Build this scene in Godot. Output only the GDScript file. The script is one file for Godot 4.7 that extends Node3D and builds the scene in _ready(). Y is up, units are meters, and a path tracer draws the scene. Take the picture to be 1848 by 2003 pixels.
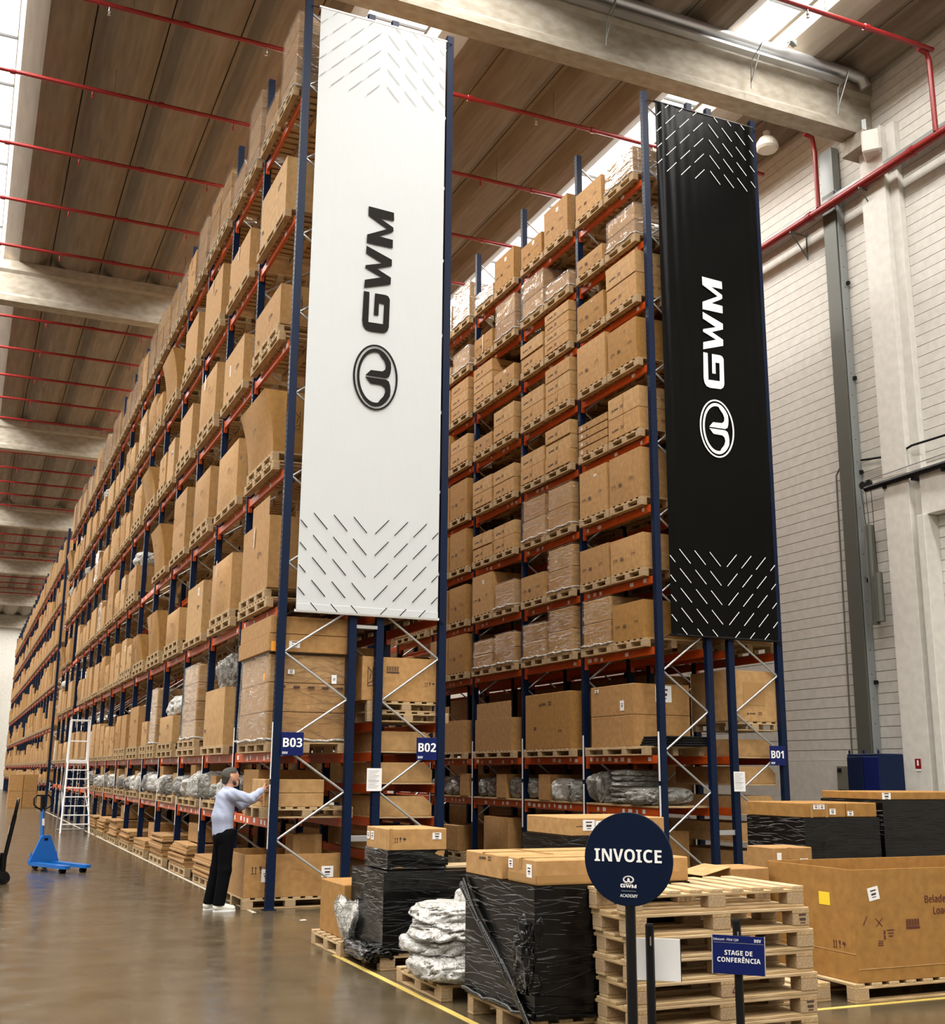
extends Node3D
# A tall pallet-rack warehouse. x runs to the white block wall, -z along the aisles, y is up.

class MB:
	var v := PackedVector3Array()
	var n := PackedVector3Array()
	var t := PackedVector2Array()
	var ix := PackedInt32Array()
	var xf := Transform3D.IDENTITY
	func tri(a: Vector3, b: Vector3, c: Vector3) -> void:
		a = xf * a; b = xf * b; c = xf * c
		var nn := (b - a).cross(c - a).normalized()
		var k := v.size()
		for p in [a, b, c]:
			v.append(p); n.append(nn); t.append(Vector2.ZERO)
		ix.append_array([k, k + 2, k + 1])
	func quad(a: Vector3, b: Vector3, c: Vector3, d: Vector3) -> void:
		a = xf * a; b = xf * b; c = xf * c; d = xf * d
		var nn := (c - a).cross(d - b).normalized()
		var k := v.size()
		var w := a.distance_to(b)
		var h := a.distance_to(d)
		v.append_array([a, b, c, d])
		n.append_array([nn, nn, nn, nn])
		t.append_array([Vector2(0, h), Vector2(w, h), Vector2(w, 0), Vector2(0, 0)])
		ix.append_array([k, k + 2, k + 1, k, k + 3, k + 2])
	func box(c: Vector3, s: Vector3, bev := 0.0) -> void:
		var h := s * 0.5
		if bev <= 0.0:
			var p := []
			for i in 8:
				p.append(c + Vector3(h.x if i & 1 else -h.x, h.y if i & 2 else -h.y, h.z if i & 4 else -h.z))
			quad(p[4], p[5], p[7], p[6]); quad(p[1], p[0], p[2], p[3])
			quad(p[5], p[1], p[3], p[7]); quad(p[0], p[4], p[6], p[2])
			quad(p[6], p[7], p[3], p[2]); quad(p[0], p[1], p[5], p[4])
			return
		var b := minf(bev, minf(h.x, minf(h.y, h.z)) * 0.9)
		for ax in 3:
			for sg in [-1.0, 1.0]:
				var u := (ax + 1) % 3
				var w := (ax + 2) % 3
				var q := []
				for e in [[-1, -1], [1, -1], [1, 1], [-1, 1]]:
					var x := Vector3.ZERO
					x[ax] = sg * h[ax]; x[u] = e[0] * (h[u] - b); x[w] = e[1] * (h[w] - b)
					q.append(c + x)
				if sg > 0: quad(q[0], q[1], q[2], q[3])
				else: quad(q[3], q[2], q[1], q[0])
			for su in [-1.0, 1.0]:
				for sw in [-1.0, 1.0]:
					var u2 := (ax + 1) % 3
					var w2 := (ax + 2) % 3
					var a0 := Vector3.ZERO
					var a1 := Vector3.ZERO
					a0[u2] = su * h[u2]; a0[w2] = sw * (h[w2] - b)
					a1[u2] = su * (h[u2] - b); a1[w2] = sw * h[w2]
					var lo := Vector3.ZERO
					lo[ax] = -(h[ax] - b)
					if su * sw > 0: quad(c + a0 + lo, c + a1 + lo, c + a1 - lo, c + a0 - lo)
					else: quad(c + a1 + lo, c + a0 + lo, c + a0 - lo, c + a1 - lo)
		for i in 8:
			var s3 := Vector3(1.0 if i & 1 else -1.0, 1.0 if i & 2 else -1.0, 1.0 if i & 4 else -1.0)
			var px := c + s3 * Vector3(h.x, h.y - b, h.z - b)
			var py := c + s3 * Vector3(h.x - b, h.y, h.z - b)
			var pz := c + s3 * Vector3(h.x - b, h.y - b, h.z)
			if s3.x * s3.y * s3.z > 0: tri(px, py, pz)
			else: tri(px, pz, py)
	# surface from a function of (u, v) in 0..1; normals point along du x dv
	func grid(f: Callable, nu: int, nv: int) -> void:
		var k := v.size()
		var pts := []
		for j in nv + 1:
			for i in nu + 1:
				pts.append(xf * (f.call(float(i) / nu, float(j) / nv) as Vector3))
		var w := nu + 1
		for j in nv + 1:
			for i in w:
				var du: Vector3 = pts[j * w + mini(i + 1, nu)] - pts[j * w + maxi(i - 1, 0)]
				var dv: Vector3 = pts[mini(j + 1, nv) * w + i] - pts[maxi(j - 1, 0) * w + i]
				var nn := du.cross(dv)
				v.append(pts[j * w + i]); n.append(nn.normalized() if nn.length() > 1e-12 else Vector3.UP); t.append(Vector2(float(i) / nu, float(j) / nv))
		for j in nv:
			for i in nu:
				var a := k + j * w + i
				ix.append_array([a, a + w + 1, a + 1, a, a + w, a + w + 1])
	func tube(pts: Array, r: float, sides := 8, r2 := -1.0) -> void:
		var m := pts.size()
		var rings := []
		var up := Vector3.UP
		for i in m:
			var d: Vector3 = ((pts[mini(i + 1, m - 1)] as Vector3) - (pts[maxi(i - 1, 0)] as Vector3)).normalized()
			if absf(d.dot(up)) > 0.95: up = Vector3(1, 0, 0) if absf(d.x) < 0.9 else Vector3(0, 0, 1)
			var a := up.cross(d).normalized()
			var b := d.cross(a)
			up = b
			var rr := r if r2 < 0 else lerpf(r, r2, float(i) / maxf(1, m - 1))
			var ring := []
			for s in sides:
				var an := TAU * s / sides
				ring.append([(pts[i] as Vector3) + (a * cos(an) + b * sin(an)) * rr, a * cos(an) + b * sin(an)])
			rings.append(ring)
		var k := v.size()
		for ring in rings:
			for q in ring:
				v.append(xf * (q[0] as Vector3)); n.append((xf.basis * (q[1] as Vector3)).normalized()); t.append(Vector2.ZERO)
		for i in m - 1:
			for s in sides:
				var s2 := (s + 1) % sides
				var a2 := k + i * sides
				ix.append_array([a2 + s, a2 + sides + s2, a2 + s2, a2 + s, a2 + sides + s, a2 + sides + s2])
		for s in range(1, sides - 1):
			tri(rings[0][0][0], rings[0][s + 1][0], rings[0][s][0])
			tri(rings[m - 1][0][0], rings[m - 1][s][0], rings[m - 1][s + 1][0])
	# profile of (radius, y), bottom to top
	func lathe(prof: Array, sides: int, c := Vector3.ZERO) -> void:
		for i in prof.size() - 1:
			for s in sides:
				var a := TAU * s / sides
				var b := TAU * (s + 1) / sides
				var p0: Vector2 = prof[i]
				var p1: Vector2 = prof[i + 1]
				var da := Vector3(cos(a), 0, -sin(a))
				var db := Vector3(cos(b), 0, -sin(b))
				quad(c + da * p0.x + Vector3.UP * p0.y, c + db * p0.x + Vector3.UP * p0.y, c + db * p1.x + Vector3.UP * p1.y, c + da * p1.x + Vector3.UP * p1.y)
	# polygon in xy pulled from z0 to z1
	func prism(poly: PackedVector2Array, z0: float, z1: float) -> void:
		var p := poly.duplicate()
		if Geometry2D.is_polygon_clockwise(p): p.reverse()
		var id := Geometry2D.triangulate_polygon(p)
		for i in range(0, id.size(), 3):
			var a := p[id[i]]
			var b := p[id[i + 1]]
			var c := p[id[i + 2]]
			if (b - a).cross(c - a) < 0:
				var q := b
				b = c
				c = q
			tri(Vector3(a.x, a.y, z1), Vector3(b.x, b.y, z1), Vector3(c.x, c.y, z1))
			tri(Vector3(a.x, a.y, z0), Vector3(c.x, c.y, z0), Vector3(b.x, b.y, z0))
		for i in p.size():
			var a3 := p[i]
			var b3 := p[(i + 1) % p.size()]
			quad(Vector3(a3.x, a3.y, z0), Vector3(b3.x, b3.y, z0), Vector3(b3.x, b3.y, z1), Vector3(a3.x, a3.y, z1))
	func mesh() -> ArrayMesh:
		var ar := []
		ar.resize(Mesh.ARRAY_MAX)
		ar[Mesh.ARRAY_VERTEX] = v; ar[Mesh.ARRAY_NORMAL] = n; ar[Mesh.ARRAY_TEX_UV] = t; ar[Mesh.ARRAY_INDEX] = ix
		var m := ArrayMesh.new()
		m.add_surface_from_arrays(Mesh.PRIMITIVE_TRIANGLES, ar)
		return m

var rng := RandomNumberGenerator.new()
var nz := FastNoiseLite.new()
var taken := {}
var M := {}
var shared := {}
const ORD := ["first", "second", "third", "fourth", "fifth", "sixth", "seventh", "eighth", "ninth", "tenth", "eleventh", "twelfth", "thirteenth", "fourteenth", "fifteenth", "sixteenth", "seventeenth", "eighteenth", "nineteenth", "twentieth", "twenty-first", "twenty-second", "twenty-third", "twenty-fourth", "twenty-fifth", "twenty-sixth", "twenty-seventh", "twenty-eighth", "twenty-ninth", "thirtieth"]

const DAYLIGHT := 8.6

func _ready() -> void:
	rng.seed = 20240611
	nz.seed = 5
	nz.frequency = 0.02
	nz.fractal_octaves = 3
	# ---- camera
	var cam := Camera3D.new()
	cam.name = "camera"
	cam.position = Vector3(0, 1.72, 0)
	cam.rotation_degrees = Vector3(12.8388, -23.632, 0.4586)
	cam.fov = 48.218
	cam.near = 0.05
	cam.far = 400.0
	cam.current = true
	add_child(cam)
	# ---- sky and exposure
	var we := WorldEnvironment.new()
	we.name = "environment"
	var env := Environment.new()
	env.background_mode = Environment.BG_COLOR
	env.background_color = Color(0.8, 0.85, 0.92)
	env.tonemap_mode = Environment.TONE_MAPPER_LINEAR
	env.tonemap_exposure = 1.0
	env.sdfgi_enabled = true
	env.ssao_enabled = true
	env.ssil_enabled = true
	we.environment = env
	add_child(we)
	# ---- daylight entering through each skylight strip
	for i in LIGHTS.size():
		var l := AreaLight3D.new()
		l.name = "skylight_daylight_%d" % (i + 1)
		var w: float = LIGHTS[i][1] - LIGHTS[i][0]
		l.area_size = Vector2(w, 124.0)
		l.area_normalize_energy = false
		l.light_energy = DAYLIGHT
		l.light_color = Color(1.0, 0.985, 0.96)
		l.area_range = 60.0
		l.shadow_enabled = true
		l.position = Vector3((LIGHTS[i][0] + LIGHTS[i][1]) / 2, 15.72, -47.4)
		l.rotation_degrees = Vector3(-90, 0, 0)
		add_child(l)
	materials()
	hall()
	pipes()
	wall_gear()
	var ra := rack("long blue and orange pallet rack ending at the B03 sign", 3.79, 4.78, -15.0, 16, ALV, 13.2, false, 7)
	label_strips(ra, 3.732, 12, 0.75, 1.55)
	label_strips(ra, 3.732, 12, 1.62, 2.35)
	rack("blue and orange pallet rack behind the white banner, at the B02 sign", 6.10, 5.17, -15.0, 8, BLV, 13.2, true, 0, 4)
	var rc := rack("blue and orange pallet rack on the far side of the middle aisle", 9.72, 10.62, -15.0, 8, CLV, 13.2, false, 5, 6)
	label_strips(rc, 9.662, 4, 0.75, 1.55)
	label_strips(rc, 9.662, 4, 1.62, 2.35)
	rack("blue and orange pallet rack facing the block wall, at the B01 sign", 11.98, 11.03, -15.0, 6, CLV, 13.2, true, 0, 4)
	rack("far pallet rack beyond the cross aisle in line with B03", 3.79, 4.78, -56.0, 22, [1.06, 1.90, 3.5, 5.4, 7.3, 9.2, 11.1], 12.8, false, 0, 0)
	rack_a_loads()
	rack_c_loads()
	other_loads()
	deep_loads()
	far_loads()
	signs()
	staging()
	aisle_gear()
	person()

func numbered(called: String) -> String:
	var k: int = taken.get(called, 0)
	taken[called] = k + 1
	return called if k == 0 else "%s_%03d" % [called, k]

func tag(o: Node, label: String, category: String, group := "") -> Node:
	o.set_meta("label", label); o.set_meta("category", category)
	if group: o.set_meta("group", group)
	return o

func thing(called: String, at: Vector3, turn: float, label: String, category: String, group := "") -> Node3D:
	var o := Node3D.new()
	o.name = numbered(called)
	add_child(o)
	o.position = at; o.rotation.y = turn
	tag(o, label, category, group)
	return o

func put(called: String, me: Mesh, m: Material, parent: Node = null, at := Vector3.ZERO, turn := Vector3.ZERO) -> MeshInstance3D:
	var o := MeshInstance3D.new()
	o.mesh = me; o.material_override = m
	o.name = numbered(called) if parent == null else called
	(self if parent == null else parent).add_child(o, true)
	o.position = at; o.rotation = turn
	return o

func struct_node(called: String, parent: Node = null) -> Node3D:
	var o := Node3D.new()
	o.name = numbered(called) if parent == null else called
	(self if parent == null else parent).add_child(o, true)
	if parent == null: o.set_meta("kind", "structure")
	return o

func struct_put(called: String, me: Mesh, m: Material, label: String, category: String) -> MeshInstance3D:
	var o := put(called, me, m)
	o.set_meta("kind", "structure")
	tag(o, label, category)
	return o

func boxm(s: Vector3, bev := 0.0) -> Mesh:
	var key := "b%s_%s" % [s, bev]
	if not shared.has(key):
		var b := MB.new()
		b.box(Vector3.ZERO, s, bev)
		shared[key] = b.mesh()
	return shared[key]

func noise_tex(size: int, freq: float, lo: Color, hi: Color, octaves := 4, kind := FastNoiseLite.TYPE_SIMPLEX_SMOOTH, sd := 1, mid := -1.0) -> NoiseTexture2D:
	var f := FastNoiseLite.new()
	f.noise_type = kind; f.frequency = freq; f.fractal_octaves = octaves; f.seed = sd
	var g := Gradient.new()
	g.set_color(0, lo); g.set_color(1, hi)
	if mid > 0.0:
		g.set_offset(0, mid - 0.22); g.set_offset(1, mid + 0.22)
	var t := NoiseTexture2D.new()
	t.width = size; t.height = size; t.seamless = true; t.noise = f; t.color_ramp = g
	return t

func bump_tex(size: int, freq: float, strength: float, octaves := 3, sd := 1, ridged := false) -> NoiseTexture2D:
	var f := FastNoiseLite.new()
	f.noise_type = FastNoiseLite.TYPE_SIMPLEX_SMOOTH; f.frequency = freq; f.fractal_octaves = octaves; f.seed = sd
	if ridged: f.fractal_type = FastNoiseLite.FRACTAL_RIDGED
	var t := NoiseTexture2D.new()
	t.width = size; t.height = size; t.seamless = true; t.noise = f; t.as_normal_map = true; t.bump_strength = strength
	return t

# flat sheet with raised creases: n lines within +-fan of the horizontal, len0..len1 pixels long
func crease_tex(sd: int, n: int, fan: float, len0: int, len1: int, strength: float, wide := 2.6) -> ImageTexture:
	var r := RandomNumberGenerator.new()
	r.seed = sd
	var size := 512
	var f := PackedFloat32Array()
	f.resize(size * size)
	for i in n:
		var p := Vector2(r.randf() * size, r.randf() * size)
		var an := r.randf_range(-fan, fan)
		var l := r.randi_range(len0, len1)
		var d := Vector2(cos(an), sin(an))
		var nn := Vector2(-d.y, d.x)
		var w := r.randf_range(0.45, 1.5) * wide
		var hgt := r.randf_range(0.25, 1.0)
		var bend := r.randf_range(-0.002, 0.002)
		for k in l:
			var t := k / float(l)
			var h := hgt * sin(PI * t)
			for q in range(-6, 7):
				var g := h * exp(-pow(q / w, 2.0))
				if g < 0.02: continue
				var c := p + nn * q
				var id := posmod(int(c.y), size) * size + posmod(int(c.x), size)
				f[id] = maxf(f[id], g)
			d = d.rotated(bend)
			p += d
	var im := Image.create(size, size, false, Image.FORMAT_RGB8)
	for y in size:
		for x in size:
			var v := clampf(f[y * size + x], 0.0, 1.0)
			im.set_pixel(x, y, Color(v, v, v))
	im.bump_map_to_normal_map(strength)
	return ImageTexture.create_from_image(im)

func mat(c: Color, rough := 0.7, metal := 0.0, tex: Texture2D = null, sc := Vector3.ONE, world := false) -> StandardMaterial3D:
	var m := StandardMaterial3D.new()
	m.albedo_color = c; m.roughness = rough; m.metallic = metal
	if tex:
		m.albedo_texture = tex
		m.uv1_triplanar = true; m.uv1_world_triplanar = world; m.uv1_scale = sc
	return m

func nrm(m: StandardMaterial3D, tex: Texture2D, k: float) -> StandardMaterial3D:
	m.normal_enabled = true; m.normal_texture = tex; m.normal_scale = k
	return m

func spec(m: StandardMaterial3D, k: float) -> StandardMaterial3D:
	m.metallic_specular = k
	return m

func lin(r: float, g: float, b: float) -> Color:
	return Color(r, g, b).linear_to_srgb()

func materials() -> void:
	var card := noise_tex(512, 0.02, Color(0.86, 0.84, 0.8), Color(1, 1, 1), 5)
	M.card = mat(lin(0.48, 0.272, 0.100), 0.8, 0, card, Vector3(0.9, 0.9, 0.9))
	M.card2 = mat(lin(0.41, 0.224, 0.076), 0.8, 0, card, Vector3(0.8, 0.8, 0.8))
	M.card3 = mat(lin(0.50, 0.302, 0.125), 0.8, 0, card, Vector3(0.7, 0.7, 0.7))
	M.card4 = mat(lin(0.37, 0.188, 0.042), 0.8, 0, card, Vector3(0.8, 0.8, 0.8))
	M.tape = mat(lin(0.36, 0.20, 0.07), 0.3)
	M.print = mat(lin(0.06, 0.03, 0.02), 0.8)
	M.printred = mat(lin(0.10, 0.02, 0.02), 0.8)
	M.paper = mat(lin(0.82, 0.82, 0.82), 0.6)
	M.yellow = mat(lin(0.85, 0.62, 0.03), 0.6)
	M.orangepaper = mat(lin(0.85, 0.35, 0.03), 0.6)
	M.green = mat(lin(0.25, 0.5, 0.3), 0.6)
	var wood := noise_tex(512, 0.015, Color(0.72, 0.66, 0.56), Color(1, 1, 0.98), 5, FastNoiseLite.TYPE_SIMPLEX_SMOOTH, 7)
	M.wood0 = mat(lin(0.64, 0.49, 0.30), 0.75, 0, wood, Vector3(0.35, 5, 5))
	M.wood1 = mat(lin(0.56, 0.41, 0.235), 0.75, 0, wood, Vector3(0.4, 4, 4))
	M.wood2 = mat(lin(0.68, 0.53, 0.35), 0.75, 0, wood, Vector3(0.3, 6, 6))
	M.block = mat(lin(0.52, 0.385, 0.235), 0.85, 0, noise_tex(256, 0.08, Color(0.74, 0.7, 0.64), Color(1, 1, 1), 4, FastNoiseLite.TYPE_CELLULAR, 3), Vector3(4, 4, 4))
	M.palletfar = mat(lin(0.50, 0.37, 0.215), 0.8, 0, wood, Vector3(2, 2, 2))
	M.blue = spec(mat(lin(0.003, 0.010, 0.034), 0.42), 0.28)
	M.orange = mat(lin(0.66, 0.092, 0.008), 0.42, 0, noise_tex(256, 0.03, Color(0.8, 0.8, 0.8), Color(1, 1, 1), 3, FastNoiseLite.TYPE_SIMPLEX_SMOOTH, 5), Vector3(2, 2, 2))
	M.galv = mat(lin(0.50, 0.51, 0.52), 0.35, 0.7)
	M.black = spec(mat(lin(0.008, 0.008, 0.009), 0.4), 0.3)
	M.rubber = spec(mat(lin(0.012, 0.012, 0.012), 0.8), 0.2)
	M.steel = mat(lin(0.45, 0.45, 0.45), 0.3, 0.9)
	M.red = mat(lin(0.23, 0.009, 0.009), 0.36)
	var conc := noise_tex(1024, 0.012, Color(0.84, 0.81, 0.77), Color(1, 1, 1), 6, FastNoiseLite.TYPE_SIMPLEX_SMOOTH, 11)
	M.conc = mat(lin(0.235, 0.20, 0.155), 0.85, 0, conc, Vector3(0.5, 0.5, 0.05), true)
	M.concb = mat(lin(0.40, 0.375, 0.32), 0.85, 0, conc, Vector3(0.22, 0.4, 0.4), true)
	var wallt := noise_tex(1024, 0.01, Color(0.93, 0.925, 0.915), Color(1, 1, 1), 6, FastNoiseLite.TYPE_SIMPLEX_SMOOTH, 21)
	M.wall = mat(lin(0.68, 0.665, 0.62), 0.75, 0, wallt, Vector3(0.4, 0.4, 0.4), true)
	M.wall2 = mat(lin(0.665, 0.65, 0.605), 0.75, 0, wallt, Vector3(0.5, 0.5, 0.5), true)
	M.wall3 = mat(lin(0.70, 0.685, 0.64), 0.75, 0, wallt, Vector3(0.45, 0.45, 0.45), true)
	M.wallgrey = mat(lin(0.30, 0.28, 0.25), 0.85, 0, conc, Vector3(0.1, 0.1, 0.1), true)
	M.mortar = mat(lin(0.22, 0.20, 0.18), 0.9)
	var fl := noise_tex(1024, 0.006, Color(0.84, 0.82, 0.79), Color(1, 1, 1), 6, FastNoiseLite.TYPE_SIMPLEX_SMOOTH, 31)
	M.floor = mat(lin(0.100, 0.077, 0.046), 0.20, 0, fl, Vector3(0.22, 0.22, 0.22), true)
	M.floor.roughness = 1.0
	M.floor.roughness_texture = noise_tex(1024, 0.01, Color(0.13, 0.13, 0.13), Color(0.30, 0.30, 0.30), 5, FastNoiseLite.TYPE_SIMPLEX_SMOOTH, 33)
	M.floor.metallic_specular = 0.55
	M.lineyellow = mat(lin(0.66, 0.50, 0.13), 0.6, 0, card, Vector3(3, 3, 3), true)
	M.linewhite = mat(lin(0.62, 0.57, 0.48), 0.6, 0, card, Vector3(3, 3, 3), true)
	var crease := crease_tex(71, 150, 0.5, 50, 240, 9.0, 1.7)
	var crease_sparse := crease_tex(72, 90, 0.07, 60, 260, 5.0, 1.0)
	var crumple := crease_tex(73, 380, PI, 30, 130, 8.0)
	# clear stretch film: a thin smooth pane pulled into long creases
	M.clearfilm = nrm(mat(Color(0.7, 0.68, 0.64, 0.03), 0.10), crease, 3.0)
	M.clearfilm.transparency = BaseMaterial3D.TRANSPARENCY_ALPHA
	M.clearfilm.uv1_triplanar = true; M.clearfilm.uv1_scale = Vector3(0.7, 0.9, 0.7)
	M.milkfilm = M.clearfilm.duplicate()
	M.milkfilm.albedo_color = Color(0.85, 0.83, 0.80, 0.14)
	M.milkfilm.uv1_scale = Vector3(0.9, 1.1, 0.9)
	M.filmblack = nrm(spec(mat(lin(0.004, 0.004, 0.0043), 0.2, 0, noise_tex(256, 0.02, Color(0.6, 0.6, 0.6), Color(1, 1, 1)), Vector3(1.1, 1.3, 1.1)), 0.42), crease_sparse, 1.3)
	M.bag = nrm(mat(lin(0.74, 0.735, 0.71), 0.3, 0, noise_tex(256, 0.03, Color(0.78, 0.77, 0.75), Color(1, 1, 1), 4, FastNoiseLite.TYPE_SIMPLEX_SMOOTH, 51), Vector3(1.5, 1.5, 1.5)), crumple, 2.2)
	M.baggrey = nrm(mat(lin(0.38, 0.37, 0.345), 0.28, 0, noise_tex(256, 0.03, Color(0.6, 0.6, 0.58), Color(1, 1, 1), 4, FastNoiseLite.TYPE_SIMPLEX_SMOOTH, 52), Vector3(1.2, 1.2, 1.2)), crumple, 2.2)
	M.bagdark = nrm(mat(lin(0.03, 0.032, 0.04), 0.25, 0, noise_tex(256, 0.03, Color(0.6, 0.6, 0.6), Color(1, 1, 1)), Vector3(2, 2, 2)), crumple, 2.2)
	M.banner = nrm(mat(lin(0.52, 0.545, 0.555), 0.6), bump_tex(512, 0.02, 1.5, 3, 55), 0.25)
	M.bannerblack = nrm(spec(mat(lin(0.0022, 0.0022, 0.002), 0.30), 0.2), bump_tex(512, 0.02, 1.0, 3, 56), 0.2)
	M.inkdark = spec(mat(lin(0.014, 0.012, 0.010), 0.6), 0.2)
	M.inkgrey = mat(lin(0.35, 0.35, 0.35), 0.6)
	M.inkwhite = mat(lin(0.85, 0.85, 0.85), 0.6)
	M.signblue = spec(mat(lin(0.005, 0.012, 0.095), 0.4), 0.3)
	M.signnavy = spec(mat(lin(0.0025, 0.008, 0.026), 0.45), 0.25)
	M.jack = mat(lin(0.010, 0.145, 0.52), 0.3)
	M.glow = mat(lin(0.9, 0.92, 0.95), 0.4)
	M.glow.emission_enabled = true; M.glow.emission = Color(1, 1, 1); M.glow.emission_energy_multiplier = 2.0
	M.duct = mat(lin(0.10, 0.105, 0.09), 0.45, 0.2)
	M.ductlight = mat(lin(0.28, 0.30, 0.30), 0.45, 0.3)
	M.cabinet = mat(lin(0.17, 0.165, 0.13), 0.5)
	M.navydoor = spec(mat(lin(0.004, 0.012, 0.045), 0.5), 0.3)
	M.lampglass = mat(lin(0.66, 0.62, 0.54), 0.3)
	M.skin = mat(lin(0.50, 0.26, 0.16), 0.55)
	M.hair = mat(lin(0.085, 0.078, 0.06), 0.7, 0, noise_tex(256, 0.06, Color(0.45, 0.45, 0.42), Color(1, 1, 1), 3), Vector3(8, 8, 8))
	M.shirt = nrm(mat(lin(0.42, 0.47, 0.62), 0.8, 0, noise_tex(256, 0.05, Color(0.88, 0.88, 0.9), Color(1, 1, 1)), Vector3(3, 3, 3)), bump_tex(256, 0.015, 6.0, 2, 61), 0.3)
	M.trousers = spec(mat(lin(0.004, 0.004, 0.005), 0.85), 0.15)
	M.shoe = mat(lin(0.72, 0.71, 0.64), 0.5)
	M.grate = mat(lin(0.05, 0.055, 0.06), 0.6)

# ---------------------------------------------------------------- pallets
func pallet_parts(L: float, D: float, nb: int, h: float) -> Array:   # [name, mesh, place, turn, material kind]; L along x, base at y = 0
	var out := []
	var tb := 0.020
	var td := 0.022
	var hb := h - 2.0 * tb - td
	var bz := [-(D / 2 - 0.05), 0.0, D / 2 - 0.05]
	for z in bz:
		out.append(["bottom_board", boxm(Vector3(L, tb, 0.10), 0.003), Vector3(0, tb / 2, z), 0.0, "wood1"])
		out.append(["stringer_board", boxm(Vector3(L, tb, 0.10), 0.003), Vector3(0, tb + hb + tb / 2, z), 0.0, "wood0"])
		for i in nb:
			var x := -L / 2 + 0.07 + (L - 0.14) * i / maxf(1, nb - 1)
			out.append(["block", boxm(Vector3(0.14, hb, 0.10), 0.004), Vector3(x, tb + hb / 2, z), 0.0, "block"])
	var nd := int(round(L / 0.165))
	for i in nd:
		var x2 := -L / 2 + 0.05 + (L - 0.10) * i / (nd - 1)
		out.append(["deck_board", boxm(Vector3(D, td, 0.10), 0.003), Vector3(x2, h - td / 2, 0), PI / 2, "wood2" if i % 3 else "wood0"])
	return out

func pallet_parts_long(L: float, D: float, nb: int, h: float) -> Array:   # deck boards along the long side, three cross boards under them
	var out := []
	var tb := 0.021
	var hb := h - 3.0 * tb
	var wz := [0.145, 0.10, 0.145, 0.10, 0.145]
	for i in 5:
		var z: float = -D / 2 + wz[i] / 2 + (D - 0.145) * i / 4.0 + [0.0, 0.022, 0.0, -0.022, 0.0][i]
		out.append(["deck_board", boxm(Vector3(L, tb, wz[i]), 0.003), Vector3(0, h - tb / 2, z), 0.0, "wood0" if i % 2 else "wood2"])
	for i in nb:
		var x := -L / 2 + 0.07 + (L - 0.14) * i / maxf(1, nb - 1)
		out.append(["stringer_board", boxm(Vector3(D, tb, 0.145 if i % 2 else 0.14), 0.003), Vector3(x, h - tb * 1.5, 0), PI / 2, "wood1"])
		for z2 in [-(D / 2 - 0.06), 0.0, D / 2 - 0.06]:
			out.append(["block", boxm(Vector3(0.14, hb, 0.12), 0.004), Vector3(x, tb + hb / 2, z2), 0.0, "block"])
	for z3 in [-(D / 2 - 0.06), 0.0, D / 2 - 0.06]:
		out.append(["bottom_board", boxm(Vector3(L, tb, 0.11), 0.003), Vector3(0, tb / 2, z3), 0.0, "wood0"])
	return out

func pallet(at: Vector3, L: float, D: float, nb: int, turn: float, fine: bool, label: String, group: String, h := 0.14, long_deck := false) -> Node3D:
	var key := "pal%s_%s_%s_%s_%s" % [L, D, nb, h, fine]
	if long_deck: key += "long"
	if fine:
		if not shared.has(key): shared[key] = pallet_parts_long(L, D, nb, h) if long_deck else pallet_parts(L, D, nb, h)
		var o := thing("wooden_pallet", at, turn, label, "pallet", group)
		for p in shared[key]:
			put(p[0], p[1], M[p[4]], o, p[2], Vector3(0, p[3], 0))
		return o
	if not shared.has(key):
		var b := MB.new()
		for p in pallet_parts(L, D, nb, h):
			var s: Vector3 = (p[1] as Mesh).get_aabb().size
			b.box(p[2], Vector3(s.z, s.y, s.x) if p[3] != 0.0 else s)
		shared[key] = b.mesh()
	var m := put("wooden_pallet", shared[key], M.palletfar, null, at, Vector3(0, turn, 0))
	tag(m, label, "pallet", group)
	return m

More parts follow.
